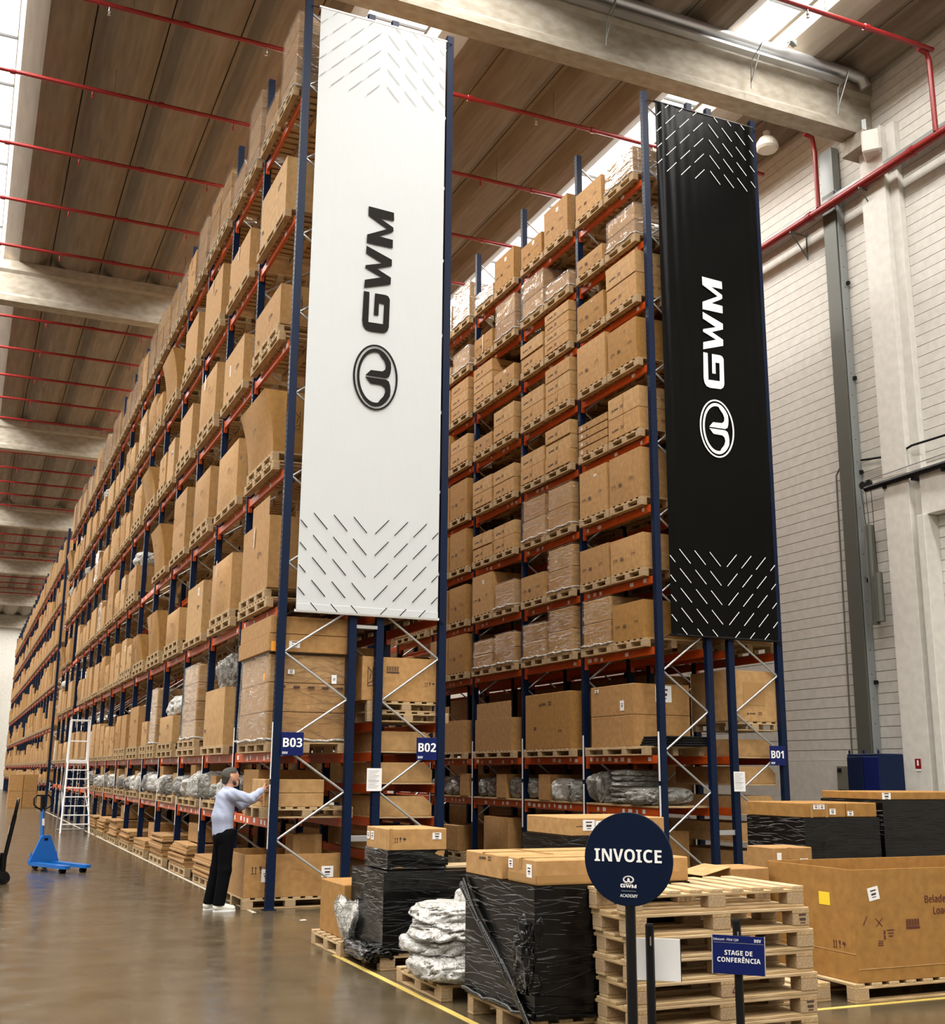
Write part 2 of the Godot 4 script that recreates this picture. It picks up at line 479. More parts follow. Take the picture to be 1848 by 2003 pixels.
# ---------------------------------------------------------------- cartons
func carton_mesh(s: Vector3, bulge: float, sd: int, lean := 0.0) -> Mesh:   # base centre at the origin
	var b := MB.new()
	if bulge <= 0.0 and lean == 0.0:
		b.box(Vector3(0, s.y / 2, 0), s, 0.007)
		return b.mesh()
	var h := s * 0.5
	var f := func(p: Vector3, nn: Vector3) -> Vector3:
		var k := bulge * (1.0 - pow(absf(p.y / h.y), 2.5))
		if nn.y == 0.0:
			var w := p.x / h.x if nn.z != 0.0 else p.z / h.z
			k *= 1.0 - pow(absf(w), 3.0)
			k *= 0.75 + 0.5 * nz.get_noise_3d(sd * 7.0 + p.x * 60, p.y * 60, p.z * 60)
		else:
			k = -0.25 * bulge * (1.0 - pow(absf(p.x / h.x), 2.0)) * (1.0 - pow(absf(p.z / h.z), 2.0))
		var q := p + nn * k
		var up := (q.y + h.y) / s.y
		q.x += -lean * up * up
		q += Vector3(0, h.y, 0)
		return q
	var n := 6
	var xs := Vector3(h.x, h.y, h.z)
	b.grid(func(u, w): return f.call(Vector3(lerpf(-xs.x, xs.x, u), lerpf(-xs.y, xs.y, w), xs.z), Vector3(0, 0, 1)), n, n)
	b.grid(func(u, w): return f.call(Vector3(lerpf(xs.x, -xs.x, u), lerpf(-xs.y, xs.y, w), -xs.z), Vector3(0, 0, -1)), n, n)
	b.grid(func(u, w): return f.call(Vector3(xs.x, lerpf(-xs.y, xs.y, w), lerpf(xs.z, -xs.z, u)), Vector3(1, 0, 0)), n, n)
	b.grid(func(u, w): return f.call(Vector3(-xs.x, lerpf(-xs.y, xs.y, w), lerpf(-xs.z, xs.z, u)), Vector3(-1, 0, 0)), n, n)
	b.grid(func(u, w): return f.call(Vector3(lerpf(-xs.x, xs.x, u), xs.y, lerpf(xs.z, -xs.z, w)), Vector3(0, 1, 0)), n, n)
	b.grid(func(u, w): return f.call(Vector3(lerpf(-xs.x, xs.x, u), -xs.y, lerpf(-xs.z, xs.z, w)), Vector3(0, -1, 0)), n, n)
	return b.mesh()

func marks_mesh(kind: int) -> Mesh:   # printed handling marks in the xy plane, about 0.4 m across
	var key := "marks%d" % kind
	if shared.has(key): return shared[key]
	var b := MB.new()
	var bar := func(x0: float, y0: float, x1: float, y1: float): b.box(Vector3((x0 + x1) / 2, (y0 + y1) / 2, 0), Vector3(absf(x1 - x0), absf(y1 - y0), 0.002))
	match kind:
		0:   # arrows, glass, umbrella
			for x in [0.0, 0.06]:
				bar.call(x, 0.0, x + 0.014, 0.09)
				b.prism(PackedVector2Array([Vector2(x - 0.015, 0.085), Vector2(x + 0.03, 0.085), Vector2(x + 0.007, 0.12)]), -0.001, 0.001)
			bar.call(-0.015, -0.012, 0.09, -0.002)
			b.prism(PackedVector2Array([Vector2(0.13, 0.12), Vector2(0.185, 0.12), Vector2(0.175, 0.06), Vector2(0.163, 0.05), Vector2(0.163, 0.01), Vector2(0.18, 0), Vector2(0.135, 0), Vector2(0.152, 0.01), Vector2(0.152, 0.05), Vector2(0.14, 0.06)]), -0.001, 0.001)
			b.prism(PackedVector2Array([Vector2(0.22, 0.06), Vector2(0.24, 0.1), Vector2(0.27, 0.115), Vector2(0.30, 0.1), Vector2(0.32, 0.06)]), -0.001, 0.001)
			bar.call(0.266, 0.0, 0.274, 0.06)
		1:   # carton print: little trademark block and two lines of text
			b.prism(PackedVector2Array([Vector2(0, 0.02), Vector2(0.05, 0.09), Vector2(0.1, 0.02)]), -0.001, 0.001)
			for i in 5: bar.call(0.12 + i * 0.045, 0.03, 0.152 + i * 0.045, 0.075)
			for i in 3: bar.call(0.46 + i * 0.05, 0.07, 0.495 + i * 0.05, 0.10)
			for i in 4: bar.call(0.46 + i * 0.04, 0.02, 0.485 + i * 0.04, 0.045)
		2:   # bar code block and crossed mark
			for i in 14: bar.call(i * 0.016, 0.035, i * 0.016 + 0.005 + 0.006 * float(i % 3 == 0), 0.12)
			bar.call(-0.005, 0.0, 0.225, 0.028)
		3:   # crossed-out hook, framed text, faint box
			b.xf = Transform3D(Basis(Vector3(0, 0, 1), 0.75), Vector3.ZERO)
			bar.call(-0.06, -0.004, 0.06, 0.004)
			b.xf = Transform3D(Basis(Vector3(0, 0, 1), -0.75), Vector3.ZERO)
			bar.call(-0.06, -0.004, 0.06, 0.004)
			b.xf = Transform3D.IDENTITY
			bar.call(0.055, -0.12, 0.075, -0.08); bar.call(0.055, -0.17, 0.075, -0.13)
			bar.call(0.1, -0.085, 0.2, -0.075); bar.call(0.11, -0.115, 0.19, -0.107); bar.call(0.12, -0.145, 0.175, -0.135)
			for i in 3: bar.call(-0.03, -0.19 - i * 0.02, 0.04, -0.182 - i * 0.02)
		4:   # lifting-chain symbol and tall letters seen on crate ends
			for i in 3:
				b.xf = Transform3D(Basis(Vector3(0, 0, 1), 0.5 + i * 0.9), Vector3(0, i * 0.09, 0))
				bar.call(-0.05, -0.006, 0.05, 0.006)
			b.xf = Transform3D.IDENTITY
			bar.call(-0.045, -0.06, 0.045, -0.05); bar.call(-0.045, -0.06, -0.035, 0.24); bar.call(0.035, -0.06, 0.045, 0.24)
		5:   # label print
			bar.call(-0.03, 0.02, 0.03, 0.03); bar.call(-0.025, -0.012, 0.025, 0.004); bar.call(-0.02, -0.03, 0.02, -0.024)
	shared[key] = b.mesh()
	return shared[key]

# faces: "L" = -x side, "F" = +z side. du, dv from the face's lower left corner as seen from outside.
func on_face(s: Vector3, face: String, du: float, dv: float, off := 0.003) -> Transform3D:
	if face == "L": return Transform3D(Basis(Vector3.UP, -PI / 2), Vector3(-s.x / 2 - off, dv, -s.z / 2 + du))
	if face == "R": return Transform3D(Basis(Vector3.UP, PI / 2), Vector3(s.x / 2 + off, dv, s.z / 2 - du))
	if face == "T": return Transform3D(Basis(Vector3.RIGHT, -PI / 2), Vector3(-s.x / 2 + du, s.y + off, s.z / 2 - dv))
	return Transform3D(Basis.IDENTITY, Vector3(-s.x / 2 + du, dv, s.z / 2 + off))

func sticker(o: Node, s: Vector3, face: String, du: float, dv: float, w: float, h: float, m := "paper", rot := 0.0, printed := true) -> void:
	var p := put("paper_label", boxm(Vector3(w, h, 0.002)), M[m], o)
	p.transform = on_face(s, face, du, dv, 0.003) * Transform3D(Basis(Vector3(0, 0, 1), rot), Vector3.ZERO)
	if printed:
		var q := put("print", marks_mesh(5), M.print, p)
		q.scale = Vector3.ONE * w * 11.0 * 0.8
		q.position.z = 0.0015

func carton(at: Vector3, s: Vector3, label: String, group: String, o := {}) -> Node3D:
	var m: String = o.get("m", "card")
	var turn: float = o.get("turn", 0.0)
	var bulge: float = o.get("bulge", 0.0)
	var t := thing(o.get("name", "cardboard_box"), at, turn, label, o.get("cat", "box"), group)
	put("carton_body", carton_mesh(s, bulge, int(at.x * 31 + at.y * 17 + at.z * 7), o.get("lean", 0.0)), M[m], t)
	var off := 0.003 + bulge * 1.15
	if o.has("lean"): off += absf(o.lean) * 0.6
	for f in o.get("tape", []):   # [face, u0, v0, w, h]
		var p := put("tape", boxm(Vector3(f[3], f[4], 0.001)), M.tape, t)
		p.transform = on_face(s, f[0], f[1], f[2], off - 0.001)
	for f in o.get("marks", []):   # [face, u, v, kind, scale]
		var p := put("print", marks_mesh(f[3]), M.print, t)
		p.transform = on_face(s, f[0], f[1], f[2], off)
		p.scale = Vector3.ONE * (f[4] if f.size() > 4 else 1.0)
	for f in o.get("labels", []):  # [face, u, v, w, h]
		sticker(t, s, f[0], f[1], f[2], f[3], f[4], f[5] if f.size() > 5 else "paper", 0.0, f[3] > 0.05)
	return t

# open-topped carton: walls with thickness, flaps spread out
func open_carton(at: Vector3, s: Vector3, label: String, group: String, flap := 0.0, m := "card", turn := 0.0, fl_sides := [0, 1, 2, 3]) -> Node3D:
	var t := thing("open_cardboard_box", at, turn, label, "box", group)
	var w := 0.008
	put("wall", boxm(Vector3(s.x, s.y, w), 0.002), M[m], t, Vector3(0, s.y / 2, s.z / 2 - w / 2))
	put("wall", boxm(Vector3(s.x, s.y, w), 0.002), M[m], t, Vector3(0, s.y / 2, -s.z / 2 + w / 2))
	put("wall", boxm(Vector3(w, s.y, s.z - 2 * w), 0.002), M[m], t, Vector3(s.x / 2 - w / 2, s.y / 2, 0))
	put("wall", boxm(Vector3(w, s.y, s.z - 2 * w), 0.002), M[m], t, Vector3(-s.x / 2 + w / 2, s.y / 2, 0))
	put("bottom", boxm(Vector3(s.x - 2 * w, w, s.z - 2 * w)), M[m], t, Vector3(0, w / 2, 0))
	if flap > 0.0:
		for i in fl_sides:
			var along := s.x if i < 2 else s.z
			var f := put("flap", boxm(Vector3(along * 0.98, 0.006, flap), 0.002), M[m], t)
			var dir: float = [0.0, PI, PI / 2, -PI / 2][i]
			var tilt: float = 0.5 - 0.35 * (i % 3)
			f.transform = Transform3D(Basis(Vector3.UP, dir), Vector3(0, s.y, 0)) * Transform3D(Basis.IDENTITY, Vector3(0, 0, (s.z if i < 2 else s.x) / 2)) * Transform3D(Basis(Vector3.RIGHT, tilt), Vector3.ZERO) * Transform3D(Basis.IDENTITY, Vector3(0, 0, flap / 2))
	return t

# goods wound in stretch film: a box whose film is pulled in and creased
func film_mesh(s: Vector3, sd: int, amp := 0.02, taper := 0.0) -> Mesh:
	var b := MB.new()
	var h := s * 0.5
	var f := func(p: Vector3, nn: Vector3) -> Vector3:
		var band := nz.get_noise_3d(sd * 13.0, p.y * 220.0, (p.x + p.z) * 25.0)
		var fine := nz.get_noise_3d(sd * 5.0 + p.x * 90.0, p.y * 380.0 + p.z * 60.0, p.z * 90.0)
		var e := 1.0
		if nn.y == 0.0: e = clampf((1.0 - absf((p.x / h.x) if nn.z != 0.0 else (p.z / h.z))) * 12.0, 0.0, 1.0) * clampf((1.0 - absf(p.y / h.y)) * 14.0, 0.0, 1.0)
		else: e = 0.0
		var k := 1.0 - taper * (p.y / s.y + 0.5)
		return Vector3(p.x * k, p.y + h.y, p.z * k) + nn * amp * e * (0.7 * band + 0.6 * fine)
	var nx := 14
	var ny := 16
	b.grid(func(u, w): return f.call(Vector3(lerpf(-h.x, h.x, u), lerpf(-h.y, h.y, w), h.z), Vector3(0, 0, 1)), nx, ny)
	b.grid(func(u, w): return f.call(Vector3(lerpf(h.x, -h.x, u), lerpf(-h.y, h.y, w), -h.z), Vector3(0, 0, -1)), 4, 4)
	b.grid(func(u, w): return f.call(Vector3(h.x, lerpf(-h.y, h.y, w), lerpf(h.z, -h.z, u)), Vector3(1, 0, 0)), nx, ny)
	b.grid(func(u, w): return f.call(Vector3(-h.x, lerpf(-h.y, h.y, w), lerpf(-h.z, h.z, u)), Vector3(-1, 0, 0)), nx, ny)
	b.grid(func(u, w): return f.call(Vector3(lerpf(-h.x, h.x, u), h.y, lerpf(h.z, -h.z, w)), Vector3(0, 1, 0)), 4, 4)
	b.grid(func(u, w): return f.call(Vector3(lerpf(-h.x, h.x, u), -h.y, lerpf(-h.z, h.z, w)), Vector3(0, -1, 0)), 2, 2)
	return b.mesh()

func wrapped(at: Vector3, s: Vector3, label: String, group: String, m := "clearfilm", amp := 0.006, taper := 0.0, folds := true) -> Node3D:
	var t := thing("wrapped_load", at, 0.0, label, "wrapped load", group)
	var sd := int(absf(at.x * 13 + at.y * 29 + at.z * 11))
	put("film", film_mesh(s, sd, amp, taper), M[m], t)
	if m != "filmblack":   # the cartons that show through the film
		var rows := maxi(1, int(round(s.y / 0.36)))
		var y := 0.0
		for k in rows:
			var hh := (s.y - 0.02) / rows
			var kk := 1.0 - taper * ((y + hh) / s.y)
			put("carton", boxm(Vector3(snappedf((s.x - 0.035) * kk, 0.01), hh - 0.006, snappedf((s.z - 0.035) * kk, 0.01)), 0.012), M[["card", "card3", "card2"][(sd + k) % 3]], t, Vector3(0, y + hh / 2, 0))
			y += hh
	if folds:   # loose gathered tail of film at the foot
		var b := MB.new()
		for q in 2:
			var pts := []
			for i in 13:
				var u := i / 12.0
				var wob := 0.010 * sin(u * 13.0 + sd) + 0.006 * sin(u * 31.0)
				if q == 0: pts.append(Vector3(-s.x / 2 - 0.008 - absf(wob), 0.025 + wob, lerpf(-s.z / 2, s.z / 2, u)))
				else: pts.append(Vector3(lerpf(-s.x / 2, s.x / 2, u), 0.025 + wob, s.z / 2 + 0.008 + absf(wob)))
			b.tube(pts, 0.016, 5)
		put("film_tail", b.mesh(), M[m] if m == "filmblack" else M.bag, t)
	return t

# crumpled plastic bag lying on its base
func bag_mesh(s: Vector3, sd: int, rough := 0.16, neck := false) -> Mesh:
	var b := MB.new()
	var big := s.length() > 0.5
	var nu := 56 if big else 24
	var nv := 30 if big else 14
	var ax := Vector3(sin(sd * 1.7), 0.35, cos(sd * 1.7)).normalized()
	var ax2 := Vector3(cos(sd * 2.3), 0.6, sin(sd * 2.3)).normalized()
	b.grid(func(u, w):
		var a: float = TAU * u
		var e: float = lerpf(-PI / 2, PI / 2, w)
		var d := Vector3(cos(e) * cos(a), sin(e), -cos(e) * sin(a))
		var warp := nz.get_noise_3d(sd * 23.0 + d.x * 30, d.y * 30, d.z * 30)
		var lump := nz.get_noise_3d(sd * 31.0 + d.x * 34, d.y * 34, d.z * 34)
		var f1 := absf(sin(d.dot(ax) * 5.0 + warp * 5.0 + sd))
		var f2 := absf(sin(d.dot(ax2) * 8.0 + warp * 9.0))
		var k: float = 1.0 + rough * (1.2 * lump - 0.8 * pow(1.0 - f1, 4.0) - 0.55 * pow(1.0 - f2, 4.0))
		var q := Vector3(signf(d.x) * pow(absf(d.x), 0.62), signf(d.y) * pow(absf(d.y), 0.75), signf(d.z) * pow(absf(d.z), 0.62)) * k
		if neck and d.y > 0.82: q.y += (d.y - 0.82) * 2.2
		q *= s * 0.5
		q.y = maxf(q.y, -s.y * 0.42) + s.y * 0.42
		return q, nu, nv)
	return b.mesh()

func bag(at: Vector3, s: Vector3, label: String, group: String, m := "bag", turn := 0.0, sd := 0, rough := 0.16, neck := false, cat := "bag") -> MeshInstance3D:
	var o := put("plastic_bag", bag_mesh(s, sd if sd else int(absf(at.x * 91 + at.y * 37 + at.z * 53)), rough, neck), M[m], null, at, Vector3(0, turn, 0))
	tag(o, label, cat, group)
	return o

# ---------------------------------------------------------------- racks
const BAY := 2.33
const PZ := 0.09
const PX := 0.11
func post_mesh(h: float) -> Mesh:   # open-backed perforated upright, front towards +z
	var key := "post%s" % h
	if shared.has(key): return shared[key]
	var b := MB.new()
	b.box(Vector3(0, h / 2, PZ / 2 - 0.006), Vector3(PX, h, 0.012), 0.002)
	for s in [-1, 1]:
		b.box(Vector3(s * (PX / 2 - 0.005), h / 2, 0), Vector3(0.010, h, PZ), 0.002)
		b.box(Vector3(s * (PX / 2 - 0.022), h / 2, -PZ / 2 + 0.005), Vector3(0.034, h, 0.010), 0.0)
	b.box(Vector3(0, 0.006, 0), Vector3(PX + 0.05, 0.012, PZ + 0.06), 0.002)
	shared[key] = b.mesh()
	return shared[key]

func slots_mesh(h: float) -> Mesh:   # the rows of punched slots, as dark recess plates just proud of the flange
	var key := "slots%s" % h
	if shared.has(key): return shared[key]
	var b := MB.new()
	var y := 0.25
	while y < h - 0.05:
		for z in [-0.018, 0.018]:
			b.box(Vector3(-PX / 2 - 0.0005, y, z), Vector3(0.003, 0.032, 0.012))
		y += 0.075
	shared[key] = b.mesh()
	return shared[key]

func brace_mesh(a: Vector3, c: Vector3, r := 0.017) -> Mesh:
	var b := MB.new()
	b.tube([a, c], r, 6)
	return b.mesh()

func beam_mesh(len: float) -> Mesh:   # along z, with hooked end plates
	var key := "beam%s" % len
	if shared.has(key): return shared[key]
	var b := MB.new()
	b.box(Vector3.ZERO, Vector3(0.05, 0.12, len), 0.004)
	b.box(Vector3(0.03, 0.045, 0), Vector3(0.02, 0.03, len), 0.0)
	for s in [-1, 1]:
		b.box(Vector3(-0.004, -0.03, s * (len / 2 + 0.02)), Vector3(0.062, 0.22, 0.045), 0.004)
	shared[key] = b.mesh()
	return shared[key]

func rack(label: String, xa: float, xb: float, z0: float, bays: int, levels: Array, h: float, flip: bool, fine: int, cap := 99) -> Node3D:
	# xa is the face whose beams carry price labels, xb the back; posts stand at z0 - BAY * k
	var r := thing("pallet_rack", Vector3(0, 0, z0), 0.0, label, "rack")
	var lo := minf(xa, xb)
	var hi := maxf(xa, xb)
	for k in bays + 1:
		var f := Node3D.new()
		f.name = "upright_frame"
		r.add_child(f, true)
		f.position = Vector3(0, 0, -BAY * k)
		put("post", post_mesh(h), M.blue, f, Vector3(lo, 0, 0))
		put("post", post_mesh(h), M.blue, f, Vector3(hi, 0, 0))
		if k < 3: put("slot_row", slots_mesh(h), M.rubber, f, Vector3(lo, 0, 0))
		var segs := []
		var y := 0.25
		var side := not flip
		while y + 0.6 < h:
			segs.append([Vector3((hi - 0.05) if side else (lo + 0.05), y, 0), Vector3((lo + 0.05) if side else (hi - 0.05), y + 0.6, 0)])
			side = not side
			y += 0.605
		if k <= 1:
			for s in segs: put("brace", brace_mesh(s[0], s[1]), M.galv, f)
		else:
			var b := MB.new()
			for s in segs: b.tube([s[0], s[1]], 0.017, 4)
			put("bracing", b.mesh(), M.galv, f)
	for k in bays:
		for i in levels.size():
			var bm := put("beam", beam_mesh(BAY - PZ - 0.06), M.orange, r, Vector3(xa, levels[i], -BAY * (k + 0.5)), Vector3(0, 0.0 if xa < xb else PI, 0))
			if k < cap: put("beam", beam_mesh(BAY - PZ - 0.06), M.orange, r, Vector3(xb, levels[i], -BAY * (k + 0.5)), Vector3(0, PI if xa < xb else 0.0, 0))
			if k < fine:
				var sb := MB.new()
				var z := -0.95
				while z < 0.95:
					if rng.randf() < (0.6 if i < 2 else 0.25): sb.box(Vector3(-0.0265, rng.randf_range(-0.012, 0.012), z), Vector3(0.002, 0.06, rng.randf_range(0.05, 0.12)))
					z += 0.2
				if sb.v.size(): put("price_label", sb.mesh(), M.paper, bm)
	return r

func label_strips(r: Node3D, x: float, bays: int, y0: float, y1: float) -> void:
	for k in range(0, bays + 1):
		put("label_strip", boxm(Vector3(0.004, y1 - y0, 0.045), 0.001), M.paper, r, Vector3(x, (y0 + y1) / 2, -BAY * k))

# ---------------------------------------------------------------- lettering
func glyphs() -> Array:   # three letter outlines traced upright, height 1, starting at x = 0
	var g := [
		[[235, 868], [285, 878], [282, 1150], [415, 1170], [420, 985], [372, 976], [370, 1093], [330, 1086], [335, 888], [430, 903], [455, 915], [470, 945], [466, 1200], [455, 1232], [425, 1250], [300, 1234], [258, 1215], [236, 1180], [228, 1130]],
		[[246, 450], [480, 575], [478, 634], [345, 660], [475, 742], [472, 805], [236, 838], [240, 765], [392, 740], [241, 655], [243, 630], [395, 610], [245, 520]],
		[[255, 78], [488, 130], [490, 208], [358, 185], [484, 270], [487, 305], [470, 318], [355, 358], [484, 388], [483, 466], [247, 422], [249, 345], [432, 286], [256, 165]]]
	var out := []
	for p in g:
		var q := PackedVector2Array()
		for c in p:
			var y: float = c[1] - 0.17 * (c[0] - 360.0)
			q.append(Vector2((1262.0 - y) / 240.0, (480.0 - c[0]) / 240.0))
		out.append(q)
	return out

func emblem_meshes() -> Array:   # oval emblem 1 wide: outer ring and the inner arch with its two halves
	var ring := MB.new()
	var n := 40
	for i in n:
		var a := TAU * i / n
		var c := TAU * (i + 1) / n
		var p := PackedVector2Array([Vector2(cos(a) * 0.5, sin(a) * 0.34), Vector2(cos(c) * 0.5, sin(c) * 0.34), Vector2(cos(c) * 0.474, sin(c) * 0.312), Vector2(cos(a) * 0.474, sin(a) * 0.312)])
		ring.prism(p, -0.003, 0.003)
	var arch := MB.new()
	for s in [1.0, -1.0]:
		var p := PackedVector2Array()
		for i in 21:
			var a := lerpf(PI / 2, -0.95, i / 20.0)
			p.append(Vector2(s * cos(a) * 0.44, sin(a) * 0.28))
		for c in [[0.17, -0.235], [0.09, -0.225], [0.035, -0.205], [0.012, -0.16], [0.012, 0.155], [0.10, 0.075], [0.105, -0.10], [0.14, -0.145], [0.20, -0.155], [0.27, -0.13], [0.335, -0.075]]:
			p.append(Vector2(s * c[0], c[1]))
		for i in 15:
			var a2 := lerpf(-0.2, PI / 2, i / 14.0)
			p.append(Vector2(s * cos(a2) * 0.385, sin(a2) * 0.245))
		arch.prism(p, -0.003, 0.003)
	return [ring.mesh(), arch.mesh()]

func logo(parent: Node, m: Material, base: Transform3D, cap: float, stacked: bool) -> void:
	# letters of height cap; the emblem stands before the letters (in reading direction) or above them
	var gl := glyphs()
	var w := 5.0 * cap
	var x0 := 0.0 if not stacked else -w / 2
	for i in 3:
		var b := MB.new()
		var q := PackedVector2Array()
		for p in gl[i]: q.append(p * cap + Vector2(x0, 0))
		b.prism(q, -0.002, 0.002)
		var o := put("letter", b.mesh(), m, parent)
		o.transform = base
	if not shared.has("emblem"): shared.emblem = emblem_meshes()
	var es := cap * 2.42
	var ec := Vector3(-cap * 1.60, cap * 0.5, 0) if not stacked else Vector3(0, cap * 2.25, 0)
	if stacked: es = cap * 3.3
	for me in shared.emblem:
		var o2 := put("emblem", me, m, parent)
		o2.transform = base * Transform3D(Basis.from_scale(Vector3(es, es, 1)), ec)

func text(parent: Node, s: String, m: Material, xf: Transform3D, h: float, bold := true, called := "lettering") -> void:
	var t := TextMesh.new()
	var f := SystemFont.new()
	f.font_names = PackedStringArray(["Droid Sans"])
	f.font_weight = 700 if bold else 400
	t.font = f
	t.text = s
	t.font_size = 64
	t.pixel_size = h / 46.0
	t.depth = 0.003
	t.curve_step = 1.0
	var o := put(called, t, m, parent)
	o.transform = xf

# ---------------------------------------------------------------- smooth bodies
func sdf_mesh(bones: Array, lo: Vector3, hi: Vector3, cell: float, k: float, cut = null) -> Mesh:
	# bones: [a, b, ra, rb]; surface nets over the smooth union of tapered capsules
	var nx := int((hi.x - lo.x) / cell) + 2
	var ny := int((hi.y - lo.y) / cell) + 2
	var nzz := int((hi.z - lo.z) / cell) + 2
	var f := PackedFloat32Array()
	f.resize(nx * ny * nzz)
	f.fill(1.0)
	var blk := 5
	for bz in range(0, nzz, blk):
		for by in range(0, ny, blk):
			for bx in range(0, nx, blk):
				var c := lo + Vector3(bx + blk * 0.5, by + blk * 0.5, bz + blk * 0.5) * cell
				var near := []
				for b in bones:
					var d := _cap(c, b)
					if d < cell * blk * 0.95 + k: near.append(b)
				if near.is_empty(): continue
				for z in range(bz, mini(bz + blk, nzz)):
					for y in range(by, mini(by + blk, ny)):
						for x in range(bx, mini(bx + blk, nx)):
							var p := lo + Vector3(x, y, z) * cell
							var s := 1.0
							for b in near:
								var d2 := _cap(p, b)
								var hh := clampf(0.5 + 0.5 * (s - d2) / k, 0.0, 1.0)
								s = lerpf(s, d2, hh) - k * hh * (1.0 - hh)
							if cut != null: s = cut.call(p, s)
							f[(z * ny + y) * nx + x] = s
	var vid := {}
	var mb := MB.new()
	var corner := [[0, 0, 0], [1, 0, 0], [0, 1, 0], [1, 1, 0], [0, 0, 1], [1, 0, 1], [0, 1, 1], [1, 1, 1]]
	var edges := [[0, 1], [2, 3], [4, 5], [6, 7], [0, 2], [1, 3], [4, 6], [5, 7], [0, 4], [1, 5], [2, 6], [3, 7]]
	for z in nzz - 1:
		for y in ny - 1:
			for x in nx - 1:
				var v8 := []
				var inside := 0
				for c in corner:
					var q := f[((z + c[2]) * ny + y + c[1]) * nx + x + c[0]]
					v8.append(q)
					if q < 0: inside += 1
				if inside == 0 or inside == 8: continue
				var sum := Vector3.ZERO
				var cnt := 0
				for e in edges:
					var a: float = v8[e[0]]
					var b: float = v8[e[1]]
					if (a < 0) != (b < 0):
						var tt := a / (a - b)
						var ca := Vector3(corner[e[0]][0], corner[e[0]][1], corner[e[0]][2])
						var cb := Vector3(corner[e[1]][0], corner[e[1]][1], corner[e[1]][2])
						sum += ca.lerp(cb, tt)
						cnt += 1
				var g := Vector3(v8[1] - v8[0] + v8[3] - v8[2] + v8[5] - v8[4] + v8[7] - v8[6], v8[2] - v8[0] + v8[3] - v8[1] + v8[6] - v8[4] + v8[7] - v8[5], v8[4] - v8[0] + v8[5] - v8[1] + v8[6] - v8[2] + v8[7] - v8[3])
				vid[(z * ny + y) * nx + x] = mb.v.size()
				mb.v.append(lo + (Vector3(x, y, z) + sum / cnt) * cell)
				mb.n.append(g.normalized())
				mb.t.append(Vector2.ZERO)
	for z in range(1, nzz - 1):
		for y in range(1, ny - 1):
			for x in range(1, nx - 1):
				var s0 := f[(z * ny + y) * nx + x] < 0
				for ax in 3:
					var o: int = [1, nx, nx * ny][ax]
					var i := (z * ny + y) * nx + x
					var s1 := f[i + o] < 0
					if s0 == s1: continue
					var u: int = [nx, nx * ny, 1][ax]
					var w: int = [nx * ny, 1, nx][ax]
					if not (vid.has(i) and vid.has(i - u) and vid.has(i - w) and vid.has(i - u - w)): continue
					var a: int = vid[i]
					var b: int = vid[i - u]
					var c: int = vid[i - u - w]
					var d: int = vid[i - w]
					if s0: mb.ix.append_array([a, c, b, a, d, c])
					else: mb.ix.append_array([a, b, c, a, c, d])
	return mb.mesh()

func _cap(p: Vector3, b: Array) -> float:
	var a: Vector3 = b[0]
	var ab: Vector3 = b[1] - a
	var l2 := ab.length_squared()
	var t := clampf((p - a).dot(ab) / l2, 0.0, 1.0) if l2 > 0.0 else 0.0
	var q := p - a - ab * t
	if b.size() > 4: q *= b[4]
	return q.length() - lerpf(b[2], b[3], t)

# ---------------------------------------------------------------- the hall
const BEAMS := [15.5, -0.1, -15.7, -31.55, -47.2, -62.9, -78.6, -94.3, -110.0]
const LIGHTS := [[-14.9, -13.7], [-8.4, -7.2], [-1.45, -0.3], [5.75, 6.95], [12.25, 13.2]]
const SEAMS := [[-18.0, -16.4, -14.9], [-13.7, -12.4, -11.1, -9.8, -8.4], [-7.2, -5.85, -4.4, -2.9, -1.45], [-0.3, 1.03, 2.33, 3.63, 4.8, 5.75], [6.95, 8.36, 9.67, 11.0, 12.25], [13.2, 14.5, 15.55]]

